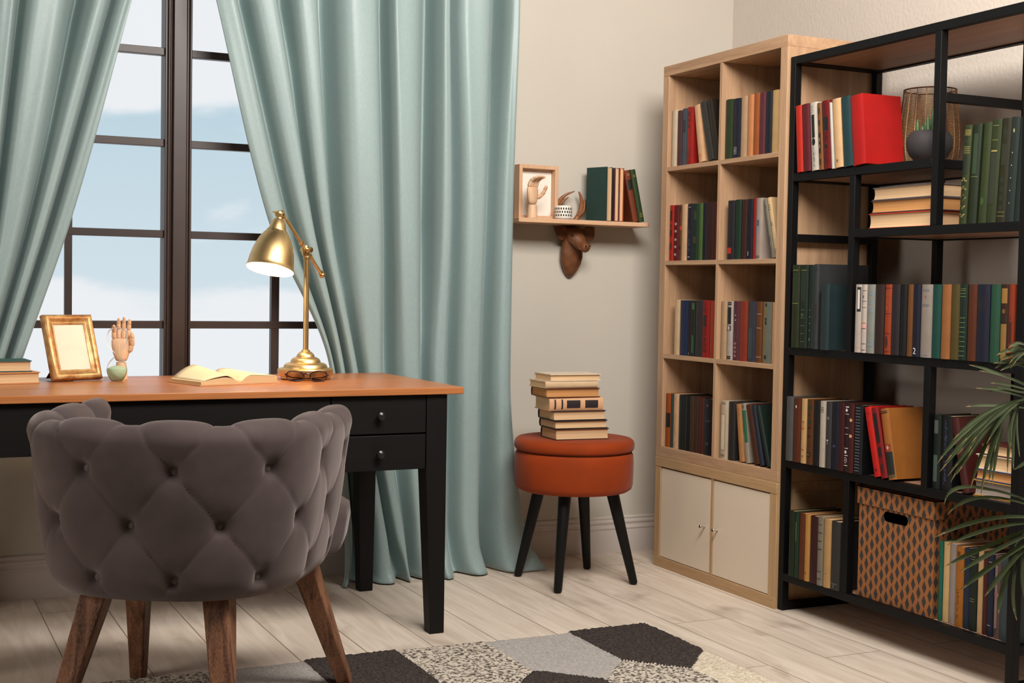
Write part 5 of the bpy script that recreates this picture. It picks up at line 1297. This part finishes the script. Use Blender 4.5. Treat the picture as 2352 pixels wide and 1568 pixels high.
def curtain(cols, ymid, amp, ztop, zend, edge_depth, puddle, nu=190, nv=110, xk=.984):
    """folds as columns: each column keeps its own path down the cloth; ridges stand forward, valleys back"""
    nc = len(cols)
    us = [i / (nc - 1) for i in range(nc)]
    def path(c, z_):
        pts = sorted(((p[1], p[0]) for p in c[1]))
        return interp([p[0] for p in pts], [p[1] for p in pts], z_)
    def fn(u, v):
        z_ = ztop + (zend - ztop) * v
        zz_ = max(z_, .02) if z_ < 2 else 2 + (z_ - 2) * .15
        xs = [path(c, zz_) * xk for c in cols]
        dp = []
        for i, c in enumerate(cols):
            w = (xs[min(i + 1, nc - 1)] - xs[max(i - 1, 0)])
            a = max(.9, min(1.2, abs(w) / .13)) * amp
            dp.append((-a if c[0] == 'R' else a * 1.5 if c[0] == 'V' else edge_depth))
        x = interp(us, xs, u); dv = interp(us, dp, u) / amp
        tv = max(0., min(1., (dv + 1.25) / 3.1)); y = ymid + amp * (-1.25 + 3.1 * tv ** 3.2)
        y += .004 * math.sin(9 * u * 2 * PI + 3 * z_) * (1 - v)
        if puddle:
            # the spare length breaks on the floor and runs out into the room
            q = max(0., (.20 - z_) / .20)
            if q > 0:
                y += -.030 * q ** 1.7 * (1 + .45 * math.sin(19 * u + 1.0)) + .008 * q * math.sin(53 * u) - .004 * q
                x += .016 * q * math.sin(31 * u + 2.) + (u - .5) * .09 * q * q
                z_ = .006 + .194 * (1 - q) ** 1.5 + .022 * q * (1 - q) * 4 * (.5 + .5 * math.sin(41 * u + 6 * q))
        return (x, y, max(.004, z_))
    return MB().grid(fn, nu, nv)
cr_ = curtain(RT, 4.492, .050, 2.62, 0., .012, True, 230, 130)
tag(cr_.build('curtain', satin, smooth='all', solid=.0018), 'right pale blue green curtain drawn aside and reaching the floor', 'curtain')
cl_ = curtain(LF, 4.492, .048, 2.62, .05, .0, False, 170, 90)
tag(cl_.build('curtain', satin, smooth='all', solid=.0018), 'left pale blue green curtain swept to the left of the window', 'curtain')

# ------------------------------------------------------------------ patchwork rug
def rug_mat(name, c0, c1, scale, lo, hi, bump=.8, vec=None):
    mt, t, b = base_mat(name)
    n, r = noise_tint(t, b, (0, 0, 0), 0, scale, vec)
    n.inputs['Detail'].default_value = 3; n.inputs['Distortion'].default_value = .6
    r.color_ramp.elements[0].position = lo; r.color_ramp.elements[1].position = hi
    r.color_ramp.elements[0].color = lin(c0); r.color_ramp.elements[1].color = lin(c1)
    b.inputs['Roughness'].default_value = .95; b.inputs['Specular IOR Level'].default_value = .05
    bp_ = t.nodes.new('ShaderNodeBump'); bp_.inputs['Strength'].default_value = bump; bp_.inputs['Distance'].default_value = .006
    t.links.new(n.outputs['Fac'], bp_.inputs['Height']); t.links.new(bp_.outputs[0], b.inputs['Normal'])
    return mt
RM = [rug_mat('charcoal_loops', '2c2826', '544b47', 130, .3, .7), rug_mat('mottled_wool', '5d544f', 'cfc4b4', 85, .42, .54), rug_mat('grey_weave', '9d9893', 'b9b3ad', 260, .35, .65, .5, (1, .3, 1)), rug_mat('cream_loops', 'b9a990', 'e3d8c4', 100, .3, .62)]
RX, RY = 2.165, 3.545
cw, rowh, sl = .275, .340, .140          # patch width, pitch between rows, height of the slanted edges
rg = thing('rug', 'hexagon patchwork rug in charcoal, grey and cream on the floor', 'rug', (RX, RY, 0))
nxr, nyr, stp = 0, 0, .0115
HS, YC0 = .10, -.23
def patch_of(x, y):
    """which patch: pointed hexagons in staggered rows; the first row is cut straight by the rug's far edge"""
    best = None
    r0 = int((YC0 - y) / rowh)
    for rw in range(max(0, r0 - 1), max(0, r0) + 3):
        yc = YC0 - rowh * rw; sh = cw / 2 if rw % 2 else 0
        c0 = int((-x - sh) / cw)
        for cl in range(c0 - 1, c0 + 2):
            dx, dy = abs(x + (cl + .5) * cw + sh) / (cw / 2), abs(y - yc)
            d = dx if rw == 0 and y > yc else max(dx, (dy + dx * sl) / (HS + sl))
            if best is None or d < best[0]: best = (d, rw, cl)
    return best
kinds = {0: [0, 2, 1, 0, 2, 1, 3, 0, 2], 1: [1, 0, 2, 3, 1, 0, 2, 1, 0], 2: [2, 1, 0, 2, 3, 1, 0, 2, 1], 3: [0, 2, 1, 3, 0, 2, 1, 0, 2], 4: [1, 0, 2, 1, 0, 3, 2, 1, 0], 5: [0, 1, 2, 0, 1, 2, 0, 3, 1], 6: [0, 1, 2, 0, 1, 2, 0, 3, 1]}
RL, RWD = 2.0, 1.45
nx, ny = 320, 232
rs2 = random.Random(3)
H = {}
mbr = MB(); vv_ = []
for j in range(ny + 1):
    for i in range(nx + 1):
        x = -RL * i / nx; y = -RWD * j / ny
        d, rw, clm = patch_of(x, y)
        kd = kinds[rw][max(-1, clm)] if clm >= 0 else 3
        if rw == 1 and clm == -1: kd = 3
        hgt = (.016, .012, .009, .015)[kd] + rs2.uniform(-.0012, .0012) * (1.6 if kd in (0, 3) else .8)
        if d > .965: hgt -= .003
        ex = min(i, nx - i, j, ny - j)
        wob = .0035 * math.sin(i * 1.7 + j * .9) + .003 * math.sin(i * .31)
        H[(i, j)] = kd
        if ex == 0: hgt = .0008
        vv_.append((x + (wob if i in (0, nx) else 0), y + (wob if j in (0, ny) else 0), hgt))
ff_ = []; mi_ = []
for j in range(ny):
    for i in range(nx):
        a = j * (nx + 1) + i
        ff_.append([a, a + 1, a + nx + 2, a + nx + 1])
        d, rw, clm = patch_of(-RL * (i + .5) / nx, -RWD * (j + .5) / ny)
        mi_.append(3 if clm < 0 else kinds[rw][clm])
mbr.v = [Vector(p_) for p_ in vv_]; mbr.f = ff_; mbr.mi = mi_
mbr.build('pile', RM, rg, smooth='all')

# ------------------------------------------------------------------ tufted barrel chair
velvet = None
def velvet_mat():
    mt, t, b = base_mat('taupe_velvet')
    n, r = noise_tint(t, b, lin('4e4342'), .24, 9)
    b.inputs['Roughness'].default_value = .75; b.inputs['Specular IOR Level'].default_value = .15
    b.inputs['Sheen Weight'].default_value = .35; b.inputs['Sheen Roughness'].default_value = .45; b.inputs['Sheen Tint'].default_value = (.9, .8, .78, 1)
    add_bump(t, b, 700, .08, .0006)
    return mt
velvet = velvet_mat()
CPHI = math.radians(31)
ch = thing('armchair', 'taupe velvet button-tufted barrel chair with wooden legs drawn up to the desk', 'chair', (.667, 3.205, 0), (0, 0, -CPHI))
# plan of the shell centre line in chair space (x right, y to the front): a U with a broad round back
TH = .088
ZB, ZTOP = .345, .745
WB, DBK, ARM = .305, .275, .245
def plan(s):
    """s in [-1,1]; 0 = middle of the back; returns point and outward normal"""
    # rounded U: superellipse back half, straight arms
    tot_arc = 2 * SARC + 2 * ARM
    d = s * (SARC + ARM)
    sg = 1 if d >= 0 else -1
    d = abs(d)
    if d <= SARC:
        t_ = interp(ARCL, ARCT, d)
        x, y = WB * se(math.sin(t_)), -DBK * se(math.cos(t_))
        e_ = 1e-3
        x2, y2 = WB * se(math.sin(t_ + e_)), -DBK * se(math.cos(t_ + e_))
        tg = Vector((x2 - x, y2 - y)).normalized()
    else:
        x, y = WB + .012 * ((d - SARC) / ARM), d - SARC
        tg = Vector((.05, 1)).normalized()
    nrm = Vector((tg.y, -tg.x))
    return Vector((sg * x, y)), Vector((sg * nrm.x, nrm.y))
def se(v): return math.copysign(abs(v) ** .84, v)
ARCT = [PI / 2 * i / 60 for i in range(61)]; ARCL = [0.]
for i in range(60):
    a, b_ = ARCT[i], ARCT[i + 1]
    ARCL.append(ARCL[-1] + math.hypot(WB * (se(math.sin(b_)) - se(math.sin(a))), DBK * (se(math.cos(b_)) - se(math.cos(a)))))
SARC = ARCL[-1]
SP, ZP, Z0, S0 = .198, .246, .393, .075
def tuft(sl_, z_):
    sl_ -= S0
    p_ = sl_ / SP + (z_ - Z0) / ZP; q_ = sl_ / SP - (z_ - Z0) / ZP
    fp = abs(p_ - round(p_)); fq = abs(q_ - round(q_))
    h_ = (math.sin(PI * fp) * math.sin(PI * fq))
    h_ = max(0, h_) ** .30
    seam = min(fp, fq)
    r2 = (fp * fp + fq * fq)
    pit = math.exp(-r2 / .010) + .5 * math.exp(-r2 / .05)
    crease = math.exp(-(seam / .014) ** 2)
    return h_, pit, crease
def flare(z_): return lerp(.835, 1.0, max(0, min(1, (z_ - ZB) / (.70 - ZB))) ** .8)
TOT = SARC + ARM
def shell(u, v):
    s = -1 + 2 * u
    dl = s * TOT
    P2, N2 = plan(s)
    endf = max(0., (abs(s) - .93) / .07)
    th = TH * (1 - .25 * endf ** 2)
    # profile: outer bottom -> outer top -> over the roll -> inner bottom
    r_ = th / 2
    Lo = ZTOP - r_ - ZB; Lr = PI * r_; Li = ZTOP - r_ - (ZB + .06)
    d = v * (Lo + Lr + Li)
    if d < Lo:
        z_ = ZB + d; off = r_; n_ = (1, 0); zt = z_
        bl = min(1, d / .05); off -= .02 * (1 - bl) ** 2
    elif d < Lo + Lr:
        a = (d - Lo) / r_; z_ = ZTOP - r_ + r_ * math.sin(a); off = r_ * math.cos(a); n_ = (math.cos(a), math.sin(a)); zt = ZTOP - r_ + (d - Lo) * .55
    else:
        z_ = ZTOP - r_ - (d - Lo - Lr); off = -r_; n_ = (-1, 0); zt = z_
    h_, pit, crease = tuft(dl, zt)
    amp = .0065; dep = .0165
    if Lo <= d < Lo + Lr:
        w_ = math.sin(PI * (d - Lo) / Lr); amp = .0065 + .006 * w_
    if d < .035: amp *= d / .035
    if endf > 0: amp *= 1 - .6 * endf
    edge_ = min(1., d / .035)
    disp = amp * (h_ - .7) - (dep * pit + .0016 * crease) * edge_
    f_ = flare(z_)
    base = P2 * f_ + N2 * (off + n_[0] * disp)
    return (base.x, base.y, z_ + n_[1] * disp)
NU, NVV = 300, 120
sb = MB(); sb.grid(shell, NU, NVV)
# close the two arm ends with a bulging face
for u in (0, 1):
    ring = [Vector(shell(u, v / NVV)) for v in range(NVV + 1)]
    half_ = NVV // 2
    rows_ = []
    for q in range(0, 7):
        t_ = q / 6
        rows_.append(t_)
    o = len(sb.v); m_ = half_ + 1
    vs_ = []
    for i in range(m_):
        a, b_ = ring[i], ring[NVV - i]
        for q in range(9):
            t_ = q / 8
            p_ = a.lerp(b_, t_)
            sgn = 1 if u else -1
            p_ = p_ + Vector((0, .022 * math.sin(PI * t_) * min(1, (half_ - i) / 8), 0))
            vs_.append(p_)
    fs_ = []
    for i in range(m_ - 1):
        for q in range(8):
            fs_.append((i * 9 + q, i * 9 + q + 1, (i + 1) * 9 + q + 1, (i + 1) * 9 + q))
    sb.add(vs_, fs_)
back = sb.build('backrest', velvet, ch, smooth='all')
bm = bmesh.new(); bm.from_mesh(back.data); bmesh.ops.remove_doubles(bm, verts=bm.verts, dist=.0008); bmesh.ops.recalc_face_normals(bm, faces=bm.faces); bm.to_mesh(back.data); bm.free()
back.data.shade_smooth()
# covered buttons sunk into the outer face
btn = plain('5b4f4c', .75, amt=.1, sheen=.3)
for rw, z_ in enumerate((Z0, Z0 + ZP / 2, Z0 + ZP)):
    off = SP / 2 if rw == 1 else 0
    for k in range(-4, 4):
        dl = k * SP + off + S0
        if abs(dl) > TOT * .97: continue
        s = dl / TOT
        P2, N2 = plan(s); f_ = flare(z_)
        c_ = P2 * f_ + N2 * (TH / 2 - .0325)
        b_ = MB(); nv = Vector((N2.x, N2.y, 0))
        b_.xf = Matrix.Translation((c_.x, c_.y, z_)) @ nv.to_track_quat('Z', 'Y').to_matrix().to_4x4()
        b_.lathe([(.001, 0), (.0105, 0), (.0115, .003), (.0105, .0065), (.007, .009), (.001, .0098)], 18)
        b_.build('button', btn, ch, smooth='all')
# seat pad between the arms, reaching a little in front of them
def seat_ring(z_, ins):
    pts = []
    for k in range(49):
        s = -1 + 2 * k / 48
        P2, N2 = plan(s); p_ = P2 * flare(z_) - N2 * (TH * .30 + ins)
        pts.append((p_.x, p_.y, z_))
    xr_ = pts[-1][0]; yf = .405 - ins
    for k in range(9):
        a = PI / 2 * k / 8; pts.append((xr_ + .075 - .03 * (1 - math.cos(a)) - ins, lerp(ARM + .02, yf, math.sin(a)), z_))
    for k in range(1, 12): pts.append((lerp(xr_ + .02, -xr_ - .02, k / 12), yf + .012 * math.sin(PI * k / 12), z_))
    for k in range(8, -1, -1):
        a = PI / 2 * k / 8; pts.append((-(xr_ + .075 - .03 * (1 - math.cos(a)) - ins), lerp(ARM + .02, yf, math.sin(a)), z_))
    return pts
MB().loft([seat_ring(z_, i_) for z_, i_ in ((.348, .03), (.352, .012), (.365, .003), (.40, 0), (.45, 0), (.478, .003), (.492, .014), (.500, .04))]).build('seat', velvet, ch, smooth=True, angle=60)
MB().loft([[(P_[0] * .92, P_[1] * .92, z_) for P_ in seat_ring(.36, .02)] for z_ in (.330, .349)]).build('seat_frame', plain('241c1a', .8), ch)
oakleg = wood('limed_oak', '93664a', '3a1f14', 'Z', rough=.6, scale=46, stretch=.014, contrast=(.36, .64), bump=.3)
for (tx, ty), (bx, by) in (((-.140, -.165), (-.222, -.245)), ((.140, -.165), (.185, -.245)), ((-.195, .215), (-.230, .310)), ((.235, .215), (.330, .300))):
    def sq(cx, cy, w, z_, rot):
        return [(cx + w * math.cos(rot + PI / 4 + PI / 2 * k), cy + w * math.sin(rot + PI / 4 + PI / 2 * k), z_) for k in range(4)]
    MB().loft([sq(bx, by, .0255, .0005 if bx < 0 < by else .0135, 0), sq(lerp(bx, tx, .5), lerp(by, ty, .5), .035, .18, 0), sq(tx, ty, .044, .350, 0)]).build('leg', oakleg, ch, bevel=.004)

# ------------------------------------------------------------------ palm at the right
LS = [[[2.298, 2.136, 0.904], [2.226, 2.133, 0.939], [2.179, 2.116, 0.939], 0.01], [[2.298, 2.136, 0.904], [2.226, 2.133, 0.931], [2.156, 2.127, 0.923], 0.012], [[2.298, 2.136, 0.904], [2.226, 2.132, 0.925], [2.163, 2.123, 0.91], 0.01], [[2.298, 2.136, 0.904], [2.222, 2.134, 0.913], [2.153, 2.127, 0.895], 0.012], [[2.298, 2.136, 0.904], [2.233, 2.129, 0.933], [2.183, 2.113, 0.894], 0.009], [[2.298, 2.136, 0.904], [2.23, 2.13, 0.905], [2.163, 2.122, 0.89], 0.009], [[2.336, 2.148, 0.828], [2.208, 2.155, 0.875], [2.103, 2.151, 0.901], 0.012], [[2.352, 2.162, 0.828], [2.257, 2.18, 0.84], [2.168, 2.195, 0.847], 0.009], [[2.352, 2.162, 0.818], [2.257, 2.18, 0.842], [2.202, 2.179, 0.85], 0.01], [[2.337, 2.168, 0.797], [2.239, 2.204, 0.806], [2.171, 2.225, 0.804], 0.01], [[2.237, 2.139, 0.82], [2.101, 2.135, 0.773], [1.991, 2.118, 0.699], 0.013], [[2.234, 2.141, 0.818], [2.111, 2.13, 0.765], [1.996, 2.115, 0.682], 0.013], [[2.228, 2.143, 0.816], [2.115, 2.128, 0.749], [2.016, 2.104, 0.661], 0.014], [[2.223, 2.146, 0.814], [2.119, 2.126, 0.757], [2.011, 2.107, 0.674], 0.012], [[2.252, 2.132, 0.827], [2.13, 2.123, 0.802], [2.021, 2.106, 0.749], 0.01], [[2.221, 2.146, 0.812], [2.13, 2.12, 0.742], [2.054, 2.086, 0.65], 0.014], [[2.217, 2.148, 0.81], [2.137, 2.116, 0.73], [2.073, 2.076, 0.634], 0.015], [[2.213, 2.15, 0.807], [2.144, 2.113, 0.734], [2.088, 2.07, 0.657], 0.014], [[2.237, 2.139, 0.816], [2.18, 2.097, 0.751], [2.134, 2.049, 0.69], 0.013], [[2.234, 2.14, 0.814], [2.171, 2.102, 0.766], [2.129, 2.053, 0.725], 0.01], [[2.241, 2.137, 0.818], [2.162, 2.107, 0.786], [2.099, 2.068, 0.725], 0.012], [[2.256, 2.13, 0.829], [2.148, 2.114, 0.802], [2.035, 2.099, 0.739], 0.011], [[2.249, 2.134, 0.822], [2.137, 2.119, 0.782], [2.049, 2.091, 0.724], 0.01], [[2.29, 2.131, 0.71], [2.236, 2.112, 0.694], [2.181, 2.093, 0.681], 0.009], [[2.311, 2.093, 0.582], [2.119, 2.143, 0.64], [2.033, 2.138, 0.608], 0.011], [[2.311, 2.092, 0.562], [2.162, 2.119, 0.575], [2.015, 2.144, 0.539], 0.013], [[2.296, 2.1, 0.562], [2.144, 2.125, 0.514], [2.037, 2.131, 0.479], 0.013], [[2.296, 2.099, 0.545], [2.17, 2.112, 0.486], [2.063, 2.116, 0.428], 0.015], [[2.241, 2.124, 0.512], [2.175, 2.107, 0.434], [2.136, 2.079, 0.38], 0.02], [[2.237, 2.125, 0.507], [2.193, 2.098, 0.418], [2.171, 2.062, 0.367], 0.019], [[2.252, 2.119, 0.52], [2.21, 2.091, 0.45], [2.189, 2.055, 0.403], 0.018], [[2.259, 2.119, 0.606], [2.17, 2.118, 0.631], [2.096, 2.11, 0.642], 0.009]]
RACH = [[[2.315, 1.92, 0.472], [2.349, 2.025, 0.709], [2.338, 2.115, 0.861], [2.291, 2.139, 0.907], [2.237, 2.143, 0.912]], [[2.289, 1.899, 0.478], [2.283, 1.978, 0.69], [2.282, 2.073, 0.809], [2.255, 2.12, 0.824], [2.212, 2.151, 0.808]], [[2.289, 1.899, 0.469], [2.275, 1.976, 0.536], [2.265, 2.059, 0.564], [2.242, 2.113, 0.537], [2.228, 2.129, 0.507]]]
pot0 = Vector((RACH[0][0][0] + .02, RACH[0][0][1] - .02, 0))
pm_ = thing('palm_plant', 'green potted palm with long arching leaflets before the black shelving', 'plant', tuple(pot0))
leafm = bpy.data.materials.new('palm_leaf'); leafm.use_nodes = True
tt = leafm.node_tree; bb = tt.nodes['Principled BSDF']
noise_tint(tt, bb, lin('525c40'), .22, 9)
bb.inputs['Roughness'].default_value = .42; bb.inputs['Specular IOR Level'].default_value = .5
trl = tt.nodes.new('ShaderNodeBsdfTranslucent'); trl.inputs[0].default_value = lin('56702c')
mxl = tt.nodes.new('ShaderNodeMixShader'); mxl.inputs[0].default_value = .18
tt.links.new(bb.outputs[0], mxl.inputs[1]); tt.links.new(trl.outputs[0], mxl.inputs[2]); tt.links.new(mxl.outputs[0], tt.nodes['Material Output'].inputs[0])
stemm = plain('5d6a38', .5, amt=.15)
tipm = plain('8a7a4e', .6)
def leaflet(mb, a, b_, c, w):
    a, b_, c = Vector(a) - pot0, Vector(b_) - pot0, Vector(c) - pot0
    w *= .66; n = 12; L_ = []; vs = []; fs = []; ms = []
    ctrl = b_ * 2 - (a + c) * .5
    for i in range(n + 1):
        t_ = i / n
        p_ = a * (1 - t_) ** 2 + ctrl * 2 * t_ * (1 - t_) + c * t_ * t_
        d_ = ((ctrl - a) * (1 - t_) + (c - ctrl) * t_).normalized()
        side = d_.cross(Vector((.35, -.75, .55)).normalized())
        side = side.normalized() if side.length > .1 else d_.orthogonal().normalized()
        up = side.cross(d_).normalized()
        w_ = w * .5 * (math.sin(PI * min(1, .12 + t_ * .5)) if t_ < .75 else math.sin(PI * (.495)) * (1 - (t_ - .75) / .25) ** .8) + .0006
        vs += [p_ - side * w_ + up * w_ * .35, p_ - up * .0004, p_ + side * w_ + up * w_ * .35]
    for i in range(n):
        for k_ in (0, 1):
            fs.append((i * 3 + k_, i * 3 + k_ + 1, i * 3 + 4 + k_, i * 3 + 3 + k_)); ms.append(1 if i >= n - 1 else 0)
    o = len(mb.v)
    mb.v += vs; mb.f += [[o + q for q in f] for f in fs]; mb.mi += ms
nA, nB = 10, 24
for fi, (rc, sel) in enumerate(zip(RACH, (LS[:10], LS[10:24], LS[24:]))):
    n = 16; ts = [i / (len(rc) - 1) for i in range(len(rc))]
    P3 = [Vector([interp(ts, [p_[c] for p_ in rc], i / n) for c in range(3)]) - pot0 for i in range(n + 1)]
    fr = MB().tube(P3, [lerp(.006, .0018, i / n) for i in range(n + 1)], 8).build('frond_stem', stemm, pm_, smooth='all')
    lm = MB()
    for a, b_, c, w in sel: leaflet(lm, a, b_, c, w)
    for (a, b_, c, w), (a2, b2, c2, w2) in zip(sel[:-1], sel[1:]):
        if (Vector(c) - Vector(c2)).length < .12:
            mixv = lambda p_, q_, dz: tuple(.55 * p_[i] + .45 * q_[i] + (.012 * dz if i != 1 else -.01 * dz) for i in range(3))
            leaflet(lm, mixv(a, a2, 0), mixv(b_, b2, .7), mixv(c, c2, .9), (w + w2) * .45)
    # the rest of the frond, further right
    rr_ = random.Random(fi + 2)
    for i in range(14):
        t_ = .35 + .5 * i / 14
        p_ = P3[int(t_ * n)] + pot0
        for sg in (-1, 1):
            dirv = Vector((rr_.uniform(.1, .5), rr_.uniform(-.45, .0) if sg > 0 else rr_.uniform(-.1, .1), rr_.uniform(-.35, .1)))
            q_ = p_ + dirv * rr_.uniform(.5, .75)
            lm_mid = p_.lerp(q_, .5) + Vector((0, 0, .05))
            if q_.x > 2.29 and lm_mid.x > 2.28: leaflet(lm, p_, lm_mid, q_, rr_.uniform(.010, .016))
    lm.build('frond_leaflets', [leafm, tipm], fr, smooth='all')
crown = Vector(RACH[0][0]) - pot0
MB().lathe([(.001, 0), (.105, 0), (.118, .02), (.140, .22), (.146, .235), (.138, .24), (.130, .225), (.001, .215)], 40).build('pot', plain('4a4642', .6), pm_, smooth=True, angle=50)
MB().tube([(0, 0, .21), (crown.x * .5, crown.y * .5, crown.z * .75), tuple(crown)], [.014, .012, .008], 12).build('trunk', stemm, pm_, smooth='all')
